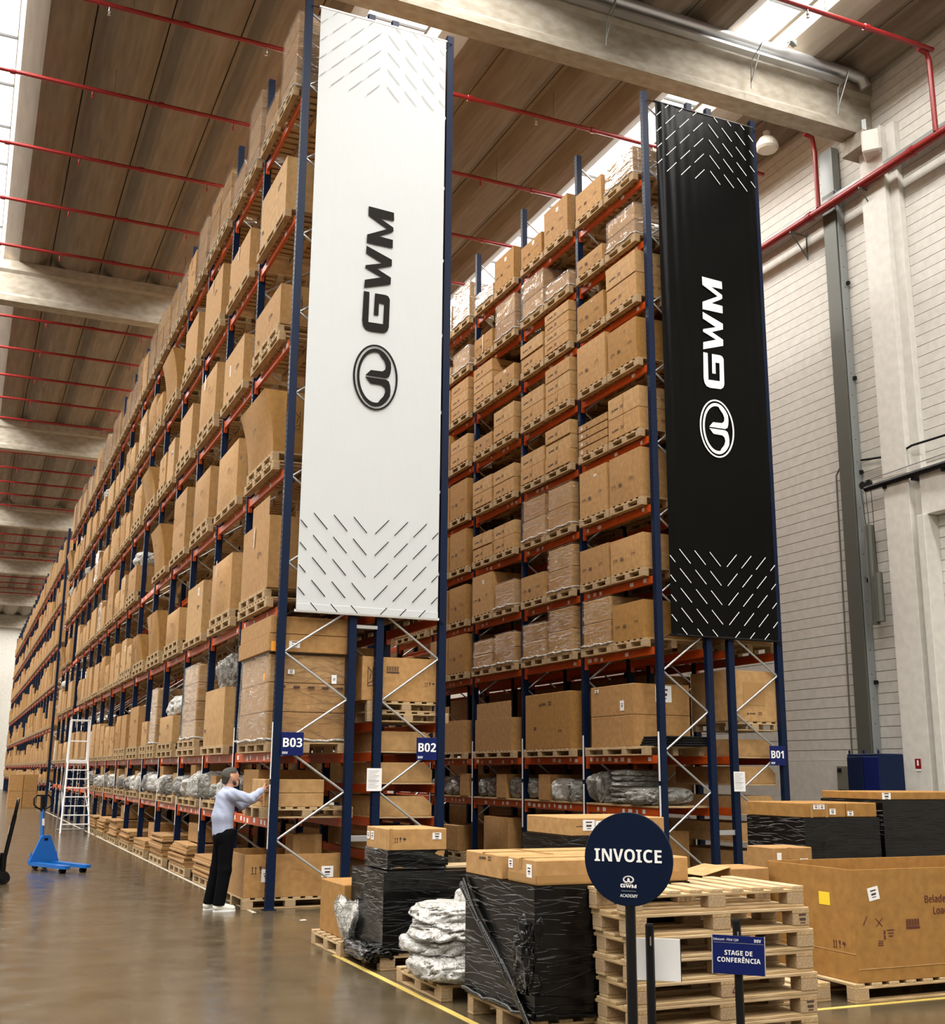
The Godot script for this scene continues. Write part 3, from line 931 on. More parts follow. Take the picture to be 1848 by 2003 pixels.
func panel_mesh(w: float, l: float, lipa: bool, lipb: bool) -> Mesh:   # trough-shaped roof slab along z, seen from below
	var key := "panel%s_%s_%s_%s" % [w, l, lipa, lipb]
	if shared.has(key): return shared[key]
	var b := MB.new()
	var p := []
	if lipa: p.append_array([Vector2(0.01, 0.60), Vector2(0.12, 0.28), Vector2(0.46, 0.04), Vector2(0.52, 0.0)])
	else: p.append_array([Vector2(0.012, 0.26), Vector2(0.10, 0.25), Vector2(0.30, 0.05), Vector2(0.40, 0.0)])
	if lipb: p.append_array([Vector2(w - 0.52, 0.0), Vector2(w - 0.46, 0.04), Vector2(w - 0.12, 0.28), Vector2(w - 0.01, 0.60)])
	else: p.append_array([Vector2(w - 0.40, 0.0), Vector2(w - 0.30, 0.05), Vector2(w - 0.10, 0.25), Vector2(w - 0.012, 0.26)])
	for i in p.size() - 1:
		var a: Vector2 = p[i]
		var c: Vector2 = p[i + 1]
		if c.x <= a.x: continue
		b.quad(Vector3(a.x, a.y, 0), Vector3(c.x, c.y, 0), Vector3(c.x, c.y, l), Vector3(a.x, a.y, l))
		b.quad(Vector3(a.x, a.y + 0.08, l), Vector3(c.x, c.y + 0.08, l), Vector3(c.x, c.y + 0.08, 0), Vector3(a.x, a.y + 0.08, 0))
		for z in [0.0, l]:
			var q := [Vector3(a.x, a.y, z), Vector3(c.x, c.y, z), Vector3(c.x, c.y + 0.08, z), Vector3(a.x, a.y + 0.08, z)]
			if z == 0.0: b.quad(q[1], q[0], q[3], q[2])
			else: b.quad(q[0], q[1], q[2], q[3])
	for e in [[p[0], -1], [p[p.size() - 1], 1]]:
		var c2: Vector2 = e[0]
		var q2 := [Vector3(c2.x, c2.y, 0), Vector3(c2.x, c2.y, l), Vector3(c2.x, c2.y + 0.08, l), Vector3(c2.x, c2.y + 0.08, 0)]
		if e[1] < 0: b.quad(q2[0], q2[1], q2[2], q2[3])
		else: b.quad(q2[1], q2[0], q2[3], q2[2])
	shared[key] = b.mesh()
	return shared[key]

func hall() -> void:
	struct_put("floor", boxm(Vector3(34.0, 0.3, 126.5)), M.floor, "polished brown concrete warehouse floor", "floor").position = Vector3(-1.15, -0.15, -47.4)
	# roof
	var c := struct_node("ceiling")
	tag(c, "precast concrete roof slabs running the length of the hall", "ceiling")
	for i in BEAMS.size() - 1:
		var l: float = BEAMS[i] - BEAMS[i + 1]
		for g in SEAMS.size():
			var s: Array = SEAMS[g]
			for k in s.size() - 1:
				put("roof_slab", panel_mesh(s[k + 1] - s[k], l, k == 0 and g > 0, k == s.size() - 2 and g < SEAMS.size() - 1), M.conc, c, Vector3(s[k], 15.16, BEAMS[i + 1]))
	for g in SEAMS.size():   # weatherproof deck over the slabs, open over the skylights
		var s2: Array = SEAMS[g]
		var w: float = s2[s2.size() - 1] - s2[0]
		put("roof_deck", boxm(Vector3(w + 0.3, 0.1, 126.5)), M.conc, c, Vector3((s2[0] + s2[s2.size() - 1]) / 2, 15.95, -47.4))
	for z in [15.6, -110.4]:
		pass
	# roof beams across the hall
	var prof := PackedVector2Array([Vector2(-0.21, 0), Vector2(0.21, 0), Vector2(0.21, 0.16), Vector2(0.15, 0.24), Vector2(0.15, 0.82), Vector2(0.22, 0.90), Vector2(0.22, 1.16), Vector2(-0.22, 1.16), Vector2(-0.22, 0.90), Vector2(-0.15, 0.82), Vector2(-0.15, 0.24), Vector2(-0.21, 0.16)])
	var bm := MB.new()
	bm.prism(prof, -16.55, 16.55)
	var bmesh := bm.mesh()
	for i in BEAMS.size():
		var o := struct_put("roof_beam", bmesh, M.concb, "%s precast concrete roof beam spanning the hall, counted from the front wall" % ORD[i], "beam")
		o.position = Vector3(-1.15, 14.0, BEAMS[i])
		o.rotation.y = PI / 2
	# skylights
	for i in LIGHTS.size():
		var a: float = LIGHTS[i][0]
		var b: float = LIGHTS[i][1]
		var wnd := struct_node("window_%d" % (i + 1))
		tag(wnd, "long milky skylight strip between roof slabs, strip %s from the block wall" % ORD[4 - i], "skylight")
		for k in BEAMS.size() - 1:
			var zc: float = (BEAMS[k] + BEAMS[k + 1]) / 2
			var l2: float = BEAMS[k] - BEAMS[k + 1]
			put("pane", boxm(Vector3(b - a + 0.04, 0.02, l2 - 0.01)), M.glow, wnd, Vector3((a + b) / 2, 15.80, zc))
			for q in 9:
				put("glazing_bar", boxm(Vector3(b - a + 0.04, 0.05, 0.035)), M.ductlight, wnd, Vector3((a + b) / 2, 15.755, BEAMS[k + 1] + l2 * (q + 0.5) / 9.0))
	# walls
	var wl := struct_put("wall_left", boxm(Vector3(0.3, 16, 126.5)), M.wallgrey, "plain grey wall far across the hall", "wall")
	wl.position = Vector3(-17.85, 8, -47.4)
	var wf := struct_put("wall_front", boxm(Vector3(34, 16, 0.3)), M.wallgrey, "plain grey end wall at the front of the hall", "wall")
	wf.position = Vector3(-1.15, 8, 15.65)
	var wb := struct_put("wall_back", boxm(Vector3(34, 16, 0.3)), M.wall, "white end wall beyond the last racks", "wall")
	wb.position = Vector3(-1.15, 8, -110.5)
	block_wall()

func block_wall() -> void:
	var w := struct_node("wall_right")
	tag(w, "white painted block wall with dark bed joints", "wall")
	put("wall_core", boxm(Vector3(0.3, 16, 126.5)), M.mortar, w, Vector3(15.565, 8, -47.4))
	put("plaster_base", boxm(Vector3(0.05, 2.0, 126.5)), M.wall2, w, Vector3(15.40, 1.0, -47.4))
	put("plaster_sheet", boxm(Vector3(0.03, 14.0, 27.6)), M.wall, w, Vector3(15.405, 9.0, 1.7))
	put("plaster_sheet", boxm(Vector3(0.03, 14.0, 88.0)), M.wall, w, Vector3(15.405, 9.0, -66.6))
	var cells := []
	for r in 69:
		var y := 2.0 + 0.2 * r
		var z := -12.1 + (0.2 if r % 2 else 0.0)
		while z > -22.55:
			var z1 := maxf(z - 0.4, -22.6)
			var z0 := minf(z, -12.1)
			if z0 - z1 > 0.05: cells.append([Vector3(15.405, y + 0.1, (z0 + z1) / 2), z0 - z1])
			z -= 0.4
	cells.sort_custom(func(p, q): return (p[0] as Vector3).distance_squared_to(Vector3(12.5, 4.0, -13.0)) < (q[0] as Vector3).distance_squared_to(Vector3(12.5, 4.0, -13.0)))
	var rest := MB.new()
	for i in cells.size():
		var cc: Vector3 = cells[i][0]
		var jx := rng.randf_range(-0.0004, 0.0004)
		if i < 300: put("block", boxm(Vector3(0.03, 0.189, cells[i][1] - 0.0004)), M[["wall", "wall2", "wall3"][rng.randi() % 3]], w, cc + Vector3(jx, 0, 0))
		else: rest.box(cc + Vector3(jx, 0, 0), Vector3(0.03, 0.189, cells[i][1] - 0.0004))
	var o := put("block_field", rest.mesh(), M.wall, w)
	o.set_meta("kind", "stuff")
	# pilaster and portal frame
	var p := struct_node("trim_1")
	tag(p, "white concrete pilaster and portal frame on the block wall", "pilaster")
	put("pilaster", boxm(Vector3(0.26, 14.0, 0.62), 0.01), M.wall3, p, Vector3(15.26, 7.0, -15.40))
	put("pilaster_return", boxm(Vector3(0.14, 14.0, 0.22), 0.01), M.wall, p, Vector3(15.32, 7.0, -14.98))
	put("lintel", boxm(Vector3(0.24, 0.75, 3.2), 0.01), M.wall3, p, Vector3(15.27, 6.58, -13.25))
	put("jamb", boxm(Vector3(0.34, 6.2, 0.16), 0.01), M.wall, p, Vector3(15.22, 3.1, -14.80))
	put("corbel", boxm(Vector3(0.5, 0.35, 0.62), 0.02), M.concb, p, Vector3(15.15, 13.82, -15.62))

func pipes() -> void:
	var zs := [-18.45, -21.2, -23.95, -26.55, -29.15]
	var n := 0
	var lines := [-13.55, -10.6, -7.7, -4.8, -2.0]
	for k in 5:
		for z in zs: lines.append(z - 15.7 * k)
	var pm := MB.new()
	pm.tube([Vector3(-14.0, 0, 0), Vector3(15.0, 0, 0)], 0.043, 8)
	var pmesh := pm.mesh()
	var hd := MB.new()
	hd.tube([Vector3(0, 0, 0), Vector3(0, -0.10, 0)], 0.016, 6)
	hd.lathe([Vector2(0.0, -0.17), Vector2(0.03, -0.165), Vector2(0.012, -0.13), Vector2(0.03, -0.10), Vector2(0.0, -0.1)], 8)
	var hmesh := hd.mesh()
	var cm := MB.new()
	cm.tube([Vector3(-0.05, 0, 0), Vector3(0.05, 0, 0)], 0.062, 8)
	var cmesh := cm.mesh()
	var rodm := boxm(Vector3(0.012, 0.62, 0.012))
	for z in lines:
		var t := thing("sprinkler_pipe", Vector3(0, 14.62, z), 0.0, "red sprinkler branch pipe under the roof, %s from the front wall" % ORD[n], "pipe", "red sprinkler branch pipes under the roof")
		put("pipe", pmesh, M.red, t)
		var x := -12.6
		while x < 14.8:
			put("sprinkler_head", hmesh, M.steel if n < 6 else M.red, t, Vector3(x, -0.03, 0))
			put("coupling", cmesh, M.red, t, Vector3(x + 1.3, 0, 0))
			put("hanger_rod", rodm, M.steel, t, Vector3(x + 0.4, 0.31, 0))
			x += 2.75
		n += 1
	# main along the block wall, drops and brackets
	var mp := thing("sprinkler_main", Vector3(15.02, 12.95, 0), 0.0, "thick red sprinkler main running along the white block wall", "pipe")
	var b := MB.new()
	b.tube([Vector3(0, 0, 4), Vector3(0, 0, -60)], 0.085, 14)
	put("main_pipe", b.mesh(), M.red, mp)
	for z in [-12.0, -14.2, -17.0, -20.0, -23.0]:
		put("coupling", brace_mesh(Vector3(0, 0, z), Vector3(0, 0, z - 0.14), 0.105), M.red, mp)
	for z in [-13.62, -16.75]:
		var d := MB.new()
		d.tube([Vector3(-0.05, 0.05, z), Vector3(-0.05, 1.45 if z > -15 else 1.30, z), Vector3(-0.10, 1.62, z), Vector3(-0.30, 1.66, z)], 0.048, 8)
		put("riser", d.mesh(), M.red, mp)
	for z in [-9.0, -15.55, -17.6, -21.0]:
		var k := MB.new()
		k.tube([Vector3(-0.1, -0.11, z), Vector3(0.34, -0.11, z)], 0.022, 4)
		k.tube([Vector3(-0.06, -0.13, z), Vector3(0.33, -0.62, z)], 0.018, 4)
		k.tube([Vector3(0.33, -0.05, z), Vector3(0.33, -0.66, z)], 0.022, 4)
		put("bracket", k.mesh(), M.duct, mp)
	var ct := thing("cable_tray", Vector3(15.22, 13.12, -28.0), 0.0, "dark cable tray on the wall beside the thick red main", "tray")
	put("tray", boxm(Vector3(0.16, 0.07, 62.0)), M.duct, ct)
	for s in [-0.08, 0.08]: put("rail", boxm(Vector3(0.012, 0.11, 62.0)), M.ductlight, ct, Vector3(s, 0.03, 0))

func wall_gear() -> void:
	var d := thing("cable_riser", Vector3(15.27, 0, -16.63), 0.0, "tall dark steel cable riser up the block wall", "duct")
	put("cover", boxm(Vector3(0.20, 11.4, 0.36), 0.004), M.duct, d, Vector3(0, 1.92 + 5.7, -0.06))
	put("cover_top", boxm(Vector3(0.18, 1.6, 0.36), 0.004), M.ductlight, d, Vector3(0, 13.5, -0.06))
	put("edge_angle", boxm(Vector3(0.17, 11.4, 0.02), 0.002), M.ductlight, d, Vector3(0.015, 1.92 + 5.7, 0.14))
	var y := 2.2
	while y < 13.0:
		put("rivet", boxm(Vector3(0.02, 0.02, 0.008)), M.duct, d, Vector3(0.0, y, 0.154))
		y += 0.45
	for yy in [3.4, 5.3, 7.4, 9.3, 11.3]: put("clip", boxm(Vector3(0.05, 0.07, 0.07)), M.black, d, Vector3(0.06, yy, 0.18))
	var pipe := MB.new()
	pipe.tube([Vector3(15.345, 1.91, -17.22), Vector3(15.345, 7.5, -17.16), Vector3(15.345, 7.62, -17.05), Vector3(15.345, 7.62, -16.95)], 0.018, 6)
	tag(put("conduit", pipe.mesh(), M.cabinet), "thin brown conduit running down the block wall to the cabinet", "conduit")
	var cb := MB.new()
	cb.tube([Vector3(15.30, 7.62, -16.4), Vector3(15.30, 7.50, -15.5), Vector3(15.10, 7.50, -14.9), Vector3(15.10, 7.42, -11.0)], 0.022, 6)
	var cab := tag(put("cable", cb.mesh(), M.black), "black cable run crossing the pilaster above the crane rail", "cable")
	put("coupling", brace_mesh(Vector3(15.30, 7.52, -15.72), Vector3(15.30, 7.50, -15.58), 0.04), M.black, cab)
	# rail with pulleys and two hanging counterweights
	var r := thing("curtain_rail", Vector3(15.12, 6.97, -16.15), 0.0, "black rail with pulleys and hanging counterweight tubes on the wall", "rail")
	put("rail", brace_mesh(Vector3(0, 0, 0), Vector3(-0.12, 0.02, 6.0), 0.055), M.black, r)
	for z in [0.5, 1.2, 1.9]: put("bracket", boxm(Vector3(0.22, 0.10, 0.07)), M.black, r, Vector3(0.08, -0.05, z))
	for z in [-0.06, 0.10]:
		var w := MB.new()
		w.xf = Transform3D(Basis(Vector3(0, 0, 1), PI / 2), Vector3(0, 0.09, z))
		w.lathe([Vector2(0, -0.02), Vector2(0.075, -0.02), Vector2(0.06, 0.0), Vector2(0.075, 0.02), Vector2(0, 0.02)], 14)
		put("pulley", w.mesh(), M.black, r)
	put("counterweight", brace_mesh(Vector3(0, -2.55, 0.03), Vector3(0, -0.70, 0.03), 0.085), M.duct, r)
	put("counterweight", brace_mesh(Vector3(-0.05, -2.52, 0.22), Vector3(-0.05, -1.62, 0.22), 0.08), M.duct, r)
	put("wire", brace_mesh(Vector3(0, -0.70, 0.03), Vector3(0, 0.02, 0.0), 0.006), M.black, r)
	put("wire", brace_mesh(Vector3(-0.05, -1.62, 0.22), Vector3(0, 0.05, 0.14), 0.006), M.black, r)
	put("wire", brace_mesh(Vector3(0, -0.70, -0.05), Vector3(0, 0.05, -0.12), 0.006), M.black, r)
	put("wire", brace_mesh(Vector3(0, 0.16, 0.0), Vector3(-0.1, 0.25, 6.0), 0.006), M.black, r)
	# switch cabinet, dark blue locker, extinguisher plate, white sounder box, high-bay lamp
	var e := thing("switch_cabinet", Vector3(15.24, 1.2, -17.0), 0.0, "grey steel switch cabinet with two rows of plugs on the wall", "cabinet")
	put("cabinet_body", boxm(Vector3(0.28, 0.70, 0.78), 0.008), M.cabinet, e, Vector3(0, 0.35, 0))
	put("meter", boxm(Vector3(0.02, 0.07, 0.09)), M.black, e, Vector3(-0.145, 0.62, -0.30))
	put("door_plate", boxm(Vector3(0.01, 0.12, 0.08)), M.paper, e, Vector3(-0.143, 0.55, 0.05))
	for row in 2:
		for i in 9: put("socket", brace_mesh(Vector3(-0.14, 0.25 - row * 0.13, -0.30 + i * 0.075), Vector3(-0.19, 0.24 - row * 0.13, -0.30 + i * 0.075), 0.026), M.black, e)
	var lk := thing("blue_locker", Vector3(14.86, 0, -16.1), 0.0, "dark blue steel locker standing against the white wall", "locker")
	put("locker_body", boxm(Vector3(0.55, 2.1, 0.80), 0.01), M.navydoor, lk, Vector3(0, 1.05, 0))
	put("door", boxm(Vector3(0.02, 2.0, 0.38), 0.006), M.signblue, lk, Vector3(-0.285, 1.05, 0.2))
	put("door", boxm(Vector3(0.02, 2.0, 0.38), 0.006), M.navydoor, lk, Vector3(-0.285, 1.05, -0.2))
	for s in [-0.36, 0.0, 0.36]: put("lug", boxm(Vector3(0.03, 0.06, 0.02)), M.navydoor, lk, Vector3(-0.25, 2.13, s))
	var fs := thing("extinguisher_sign", Vector3(15.10, 1.84, -15.36), 0.0, "small red fire extinguisher sign on the white pilaster", "sign")
	put("plate", boxm(Vector3(0.006, 0.17, 0.13)), M.red, fs, Vector3(0.02, 0.09, 0))
	put("symbol", boxm(Vector3(0.003, 0.09, 0.035)), M.inkwhite, fs, Vector3(0.0155, 0.105, 0))
	put("caption", boxm(Vector3(0.004, 0.035, 0.13)), M.paper, fs, Vector3(0.02, -0.015, 0))
	var hb := thing("sounder_box", Vector3(15.05, 13.62, -15.25), 0.7, "white square box fixed high on the wall below the roof beam", "box")
	put("housing", boxm(Vector3(0.46, 0.46, 0.34), 0.03), M.wall3, hb)
	put("grille", boxm(Vector3(0.36, 0.36, 0.02), 0.004), M.wall2, hb, Vector3(0, 0, 0.18))
	put("bracket", boxm(Vector3(0.08, 0.5, 0.08)), M.ductlight, hb, Vector3(0.05, 0.35, -0.12))
	var lp := thing("high_bay_lamp", Vector3(14.45, 14.62, -17.6), 0.0, "unlit bell-shaped prismatic high-bay lamp hanging near the wall", "lamp")
	var lb := MB.new()
	lb.lathe([Vector2(0.0, 0.0), Vector2(0.20, 0.0), Vector2(0.24, 0.05), Vector2(0.22, 0.17), Vector2(0.16, 0.27), Vector2(0.09, 0.32), Vector2(0.0, 0.33)], 22)
	put("shade", lb.mesh(), M.lampglass, lp)
	put("gear_housing", brace_mesh(Vector3(0, 0.32, 0), Vector3(0, 0.44, 0), 0.075), M.lampglass, lp)
	put("hanger", brace_mesh(Vector3(0, 0.44, 0), Vector3(0, 0.80, 0), 0.012), M.steel, lp)
	# galvanised gutter and trapeze hangers on the first beam past the aisle ends
	var gt := thing("rain_gutter", Vector3(0, 15.12, -15.32), 0.0, "galvanised rain pipe along the roof beam above the banners", "gutter")
	var gp := MB.new()
	gp.tube([Vector3(-14, 0, 0), Vector3(14.7, 0, 0), Vector3(14.95, -0.05, 0.02), Vector3(15.05, -0.22, 0.02)], 0.11, 12)
	put("pipe", gp.mesh(), M.galv, gt)
	put("tray", boxm(Vector3(28.6, 0.05, 0.16)), M.galv, gt, Vector3(0.2, -0.22, 0.0))
	for x in [3.0, 6.1, 9.2, 12.3, 14.35]:
		var h := MB.new()
		h.tube([Vector3(x, -0.95, -0.02), Vector3(x, -0.42, 0.02), Vector3(x + 0.02, -0.20, 0.34), Vector3(x, -0.85, -0.02)], 0.012, 4)
		put("hanger_bracket", h.mesh(), M.ductlight, gt)
	var fx := thing("floodlight", Vector3(12.95, 15.0, -14.95), 0.4, "small grey floodlight on a stem beside the roof beam", "lamp")
	put("housing", boxm(Vector3(0.22, 0.12, 0.10), 0.01), M.ductlight, fx, Vector3(0.06, 0.12, 0))
	put("stem", brace_mesh(Vector3(-0.2, -0.15, 0), Vector3(0.0, 0.1, 0), 0.012), M.ductlight, fx)

# ---------------------------------------------------------------- what stands on the racks
const ALV := [1.06, 1.90, 3.84, 5.77, 7.70, 9.63, 11.55]
const CLV := [1.16, 1.94, 3.59, 4.70, 5.85, 6.99, 8.20, 9.31, 10.40, 11.54]
const BLV := [0.62, 1.06, 1.50, 1.92, 2.33, 3.84, 5.77, 7.70, 9.63, 11.55]

func where(level: int, bay: int, name: String) -> String:
	return "%s level, %s bay of %s" % [ORD[level], ORD[bay], name]

func random_marks(s: Vector3, o: Dictionary) -> void:
	var ms := []
	if rng.randf() < 0.8: ms.append(["L", s.z * rng.randf_range(0.08, 0.2), s.y * rng.randf_range(0.15, 0.3), 2, 0.45])
	if rng.randf() < 0.7: ms.append(["L", s.z * rng.randf_range(0.6, 0.75), s.y * rng.randf_range(0.4, 0.6), 0, 0.6])
	if rng.randf() < 0.6: ms.append(["F", s.x * rng.randf_range(0.2, 0.3), s.y * 0.4, 4, 0.9])
	o.marks = ms
	var ls := []
	if rng.randf() < 0.45: ls.append(["L", s.z * rng.randf_range(0.3, 0.8), s.y * rng.randf_range(0.6, 0.85), 0.10, 0.14])
	if rng.randf() < 0.25: ls.append(["L", s.z * rng.randf_range(0.3, 0.8), s.y * rng.randf_range(0.5, 0.8), 0.05, 0.2])
	o.labels = ls
	if rng.randf() < 0.35: o.tape = [["L", s.z * 0.5, s.y * 0.82, 0.06, s.y * 0.3]]

func rack_a_loads() -> void:
	var g1 := "cartons on the rack marked B03"
	var g2 := "pallets on the rack marked B03"
	var nm := "the B03 rack"
	# [level][bay] = [kind, height, length along the aisle, lean]
	var spec := {
		"6_0": [["w", 1.30, 0.95], ["w", 0.65, 0.95]], "6_1": [["w", 1.35, 0.9], ["w", 0.6, 1.0]], "6_2": [["w", 1.1, 0.95], ["w", 1.2, 0.95]], "6_3": [["w", 1.2, 0.95], ["c", 0.9, 0.95]],
		"5_0": [["c", 0.88, 1.75]], "5_1": [["c", 0.80, 1.75]], "5_2": [["c", 1.0, 1.8]], "5_3": [["c", 0.95, 1.6]],
		"4_0": [["c", 0.62, 1.75]], "4_1": [["c", 0.85, 1.7]], "4_2": [["b", 0.98, 1.7]], "4_3": [["c", 0.9, 1.6]],
		"3_0": [["l", 0.92, 1.72]], "3_1": [["b", 0.98, 1.7]], "3_2": [["b", 0.95, 1.6]], "3_3": [["2", 0.62, 1.6]], "3_4": [["l", 0.95, 1.5]],
		"2_0": [["f", 1.02, 1.8]], "2_1": [["b", 0.9, 1.7]], "2_2": [["c", 0.95, 1.65]], "2_3": [["b", 0.62, 1.6]], "2_4": [["l", 0.85, 1.6]], "2_5": [["l", 0.6, 1.3]],
		"1_1": [["B", 0.88, 1.7]], "1_2": [["w", 1.30, 1.5]], "1_3": [["B", 0.50, 1.7]], "1_4": [["w", 1.15, 0.8], ["c", 0.5, 0.8]], "1_5": [["c", 0.9, 1.5]]}
	for lv in range(1, 7):
		for bay in 16:
			if lv == 1 and bay == 0: continue
			var key := "%d_%d" % [lv, bay]
			var list: Array
			if spec.has(key): list = spec[key]
			elif lv == 6: list = [["w", rng.randf_range(0.9, 1.4), 0.95], [["w", "w", "c"][rng.randi() % 3], rng.randf_range(0.6, 1.3), 0.95]]
			elif rng.randf() < 0.35: list = [[["c", "b", "c"][rng.randi() % 3], rng.randf_range(0.55, 0.95), 0.9], [["c", "w", "b"][rng.randi() % 3], rng.randf_range(0.55, 1.05), 0.95]]
			elif rng.randf() < 0.07: continue
			else: list = [[["c", "b", "B", "l", "c", "2"][rng.randi() % 6], rng.randf_range(0.6, 1.0), rng.randf_range(1.4, 1.8)]]
			var z := -15.0 - BAY * bay - (0.16 if list.size() == 1 else 0.14)
			var fine := bay < 3 and lv < 6 or bay < 2
			for i in list.size():
				var it: Array = list[i]
				var L: float = 1.8 if list.size() == 1 else 0.95
				var len: float = it[2] * (0.9 if it[2] > 1.2 else 0.97)
				var at := Vector3(4.17, ALV[lv] + 0.061, z - L / 2 - (0.1 if list.size() == 1 else 0.0))
				var spot: String = where(lv, bay, nm) + ("" if list.size() == 1 else [", outer slot", ", inner slot"][i])
				var twin := bay < 7 and lv < 6 and rng.randf() < 0.75
				pallet(at, L, 1.08, 4 if L > 1.2 else 3, PI / 2, fine, ("lower pallet of two on " if twin else "wooden pallet on ") + spot, g2)
				at.y += 0.142
				if twin:
					pallet(at + Vector3(0.0, 0, rng.randf_range(-0.05, 0.05)), minf(L, 1.6) if L > 1.2 else 0.95, 1.08, 4 if L > 1.2 else 3, PI / 2, fine, "upper pallet of two on " + spot, g2)
					at.y += 0.142
				at.z += rng.randf_range(-0.03, 0.03)
				stow_on(at, it, len, 1.04, spot, g1, bay)
				z -= L + 0.14
	# the first bay's wrapped stack with two flat cartons on top
	pallet(Vector3(4.22, ALV[1] + 0.061, -15.98), 1.75, 1.08, 4, PI / 2, true, "wooden pallet under the big film-wrapped stack by the B03 sign", g2)
	var wr := wrapped(Vector3(4.22, ALV[1] + 0.203, -15.98), Vector3(1.12, 1.18, 1.72), "big film-wrapped stack of cartons beside the B03 sign", "", "clearfilm", 0.008, 0.03)
	for i in 5: put("hand_hole", boxm(Vector3(0.09, 0.028, 0.004)), M.print, wr, Vector3(-0.35 + i * 0.2, 0.72, 0.845))
	sticker(wr, Vector3(1.12, 1.18, 1.72), "F", 0.32, 0.92, 0.09, 0.06)
	sticker(wr, Vector3(1.12, 1.18, 1.72), "F", 0.92, 0.84, 0.07, 0.12)
	sticker(wr, Vector3(1.12, 1.18, 1.72), "L", 1.55, 0.85, 0.07, 0.10, "orangepaper", 0.0, false)
	for i in 2:
		carton(Vector3(4.22 + 0.02 * i, ALV[1] + 1.385 + 0.24 * i, -15.98), Vector3(1.16, 0.235, 1.80), ["lower", "upper"][i] + " of two flat cartons topping the wrapped stack by the B03 sign", "flat cartons on the wrapped stack", {"m": "card2", "tape": [["F", 0.62, 0.1, 0.03, 0.14]], "labels": [["F", 0.36, 0.1, 0.15, 0.09]] if i == 0 else [], "marks": []})
	var tg := put("orange_tag", boxm(Vector3(0.10, 0.13, 0.003)), M.orangepaper)
	tg.position = Vector3(3.73, ALV[1] + 1.45, -15.07)
	tag(tg, "orange paper tag on the flat cartons by the B03 sign", "tag")
	# lowest beam: cartons, bags and odd parts
	pallet(Vector3(4.28, ALV[0] + 0.061, -15.62), 1.25, 1.0, 3, 0.0, true, "wooden pallet under the two long cartons beside the man", g2)
	for i in 2: carton(Vector3(4.10, ALV[0] + 0.203 + 0.178 * i, -15.50), Vector3(0.80, 0.175, 0.72), ["lower", "upper"][i] + " of the two long cartons the man reaches for", "two cartons beside the man", {"m": "card3"})
	carton(Vector3(4.30, ALV[0] + 0.061, -16.62), Vector3(0.9, 0.62, 0.9), "square carton behind the two long cartons beside the man", g1, {"m": "card2"})
	for bay in range(1, 10):
		var z0 := -15.0 - BAY * bay
		var spot: String = where(0, bay, nm)
		pallet(Vector3(4.2, ALV[0] + 0.061, z0 - 1.16), 1.9, 1.0, 4, PI / 2, bay < 4, "wooden pallet on " + spot, g2)
		var y := ALV[0] + 0.203
		for i in 4:
			var zz := z0 - 0.38 - i * 0.53
			var w := ["nearest the sign end", "second along", "third along", "last along"]
			if (i + bay) % 3 == 0: carton(Vector3(4.05, y, zz), Vector3(0.6, rng.randf_range(0.32, 0.58), 0.42), "small brown carton on %s, %s" % [spot, ["end one", "second one", "third one", "last one"][i]], g1, {"m": ["card", "card2", "card3"][rng.randi() % 3]})
			else: bag(Vector3(3.95, y, zz), Vector3(0.7, rng.randf_range(0.3, 0.5), 0.52), "crumpled %s plastic bag on %s, %s" % [["white", "grey"][i % 2], spot, ["end one", "second one", "third one", "last one"][i]], "bags on the lowest beam of the B03 rack", ["bag", "baggrey"][i % 2], rng.randf() * 3.0)
	# floor bays: a long carton, then pallets of flat cardboard
	pallet(Vector3(4.10, 0.0, -15.80), 1.25, 1.35, 3, 0.0, true, "wooden pallet on the floor under the long carton by the blue post", g2)
	var lc := open_carton(Vector3(4.12, 0.142, -15.80), Vector3(1.28, 0.53, 1.35), "long open carton on the floor pallet under the B03 sign", "", 0.0, "card2")
	var ls := Vector3(1.28, 0.53, 1.35)
	sticker(lc, ls, "F", 0.28, 0.27, 0.11, 0.16)
	sticker(lc, ls, "F", 1.10, 0.30, 0.16, 0.14)
	var pm := put("print", marks_mesh(0), M.print, lc)
	pm.transform = on_face(ls, "F", 0.10, 0.30); pm.scale = Vector3.ONE * 0.7
	put("tape", boxm(Vector3(0.16, 0.045, 0.002)), M.tape, lc, Vector3(0.05, 0.36, 0.677))
	carton(Vector3(4.42, 0.152, -15.75), Vector3(0.40, 0.74, 0.40), "upright carton with a cut-out window standing in the long open carton", "", {"m": "card3", "tape": [["F", 0.2, 0.52, 0.20, 0.30]]})
	for bay in range(1, 9):
		var z0 := -15.0 - BAY * bay
		var pos := Vector3(4.1, 0, z0 - 1.1)
		pallet(pos, 1.6, 1.0, 4, PI / 2, bay < 4, "wooden pallet on the floor, %s bay of the B03 rack" % ORD[bay], g2)
		var n := 5 + rng.randi() % 7
		for i in n:
			var o := put("cardboard_sheet", boxm(Vector3(0.98, 0.035, 1.5), 0.004), M[["card", "card2", "card3"][i % 3]])
			o.position = pos + Vector3(rng.randf_range(-0.04, 0.04), 0.160 + i * 0.036, rng.randf_range(-0.04, 0.04))
			o.rotation.y = rng.randf_range(-0.02, 0.02)
			tag(o, "flat folded carton, %s up in the pile, %s floor bay" % [ORD[i], ORD[bay]], "cardboard", "flat folded cartons on the floor pallets")
		if bay % 2 == 0: carton(pos + Vector3(0.1, 0.165 + n * 0.036, 0), Vector3(0.7, 0.3, 0.9), "carton lying on the folded cartons in the %s floor bay" % ORD[bay], g1, {"m": "card2"})

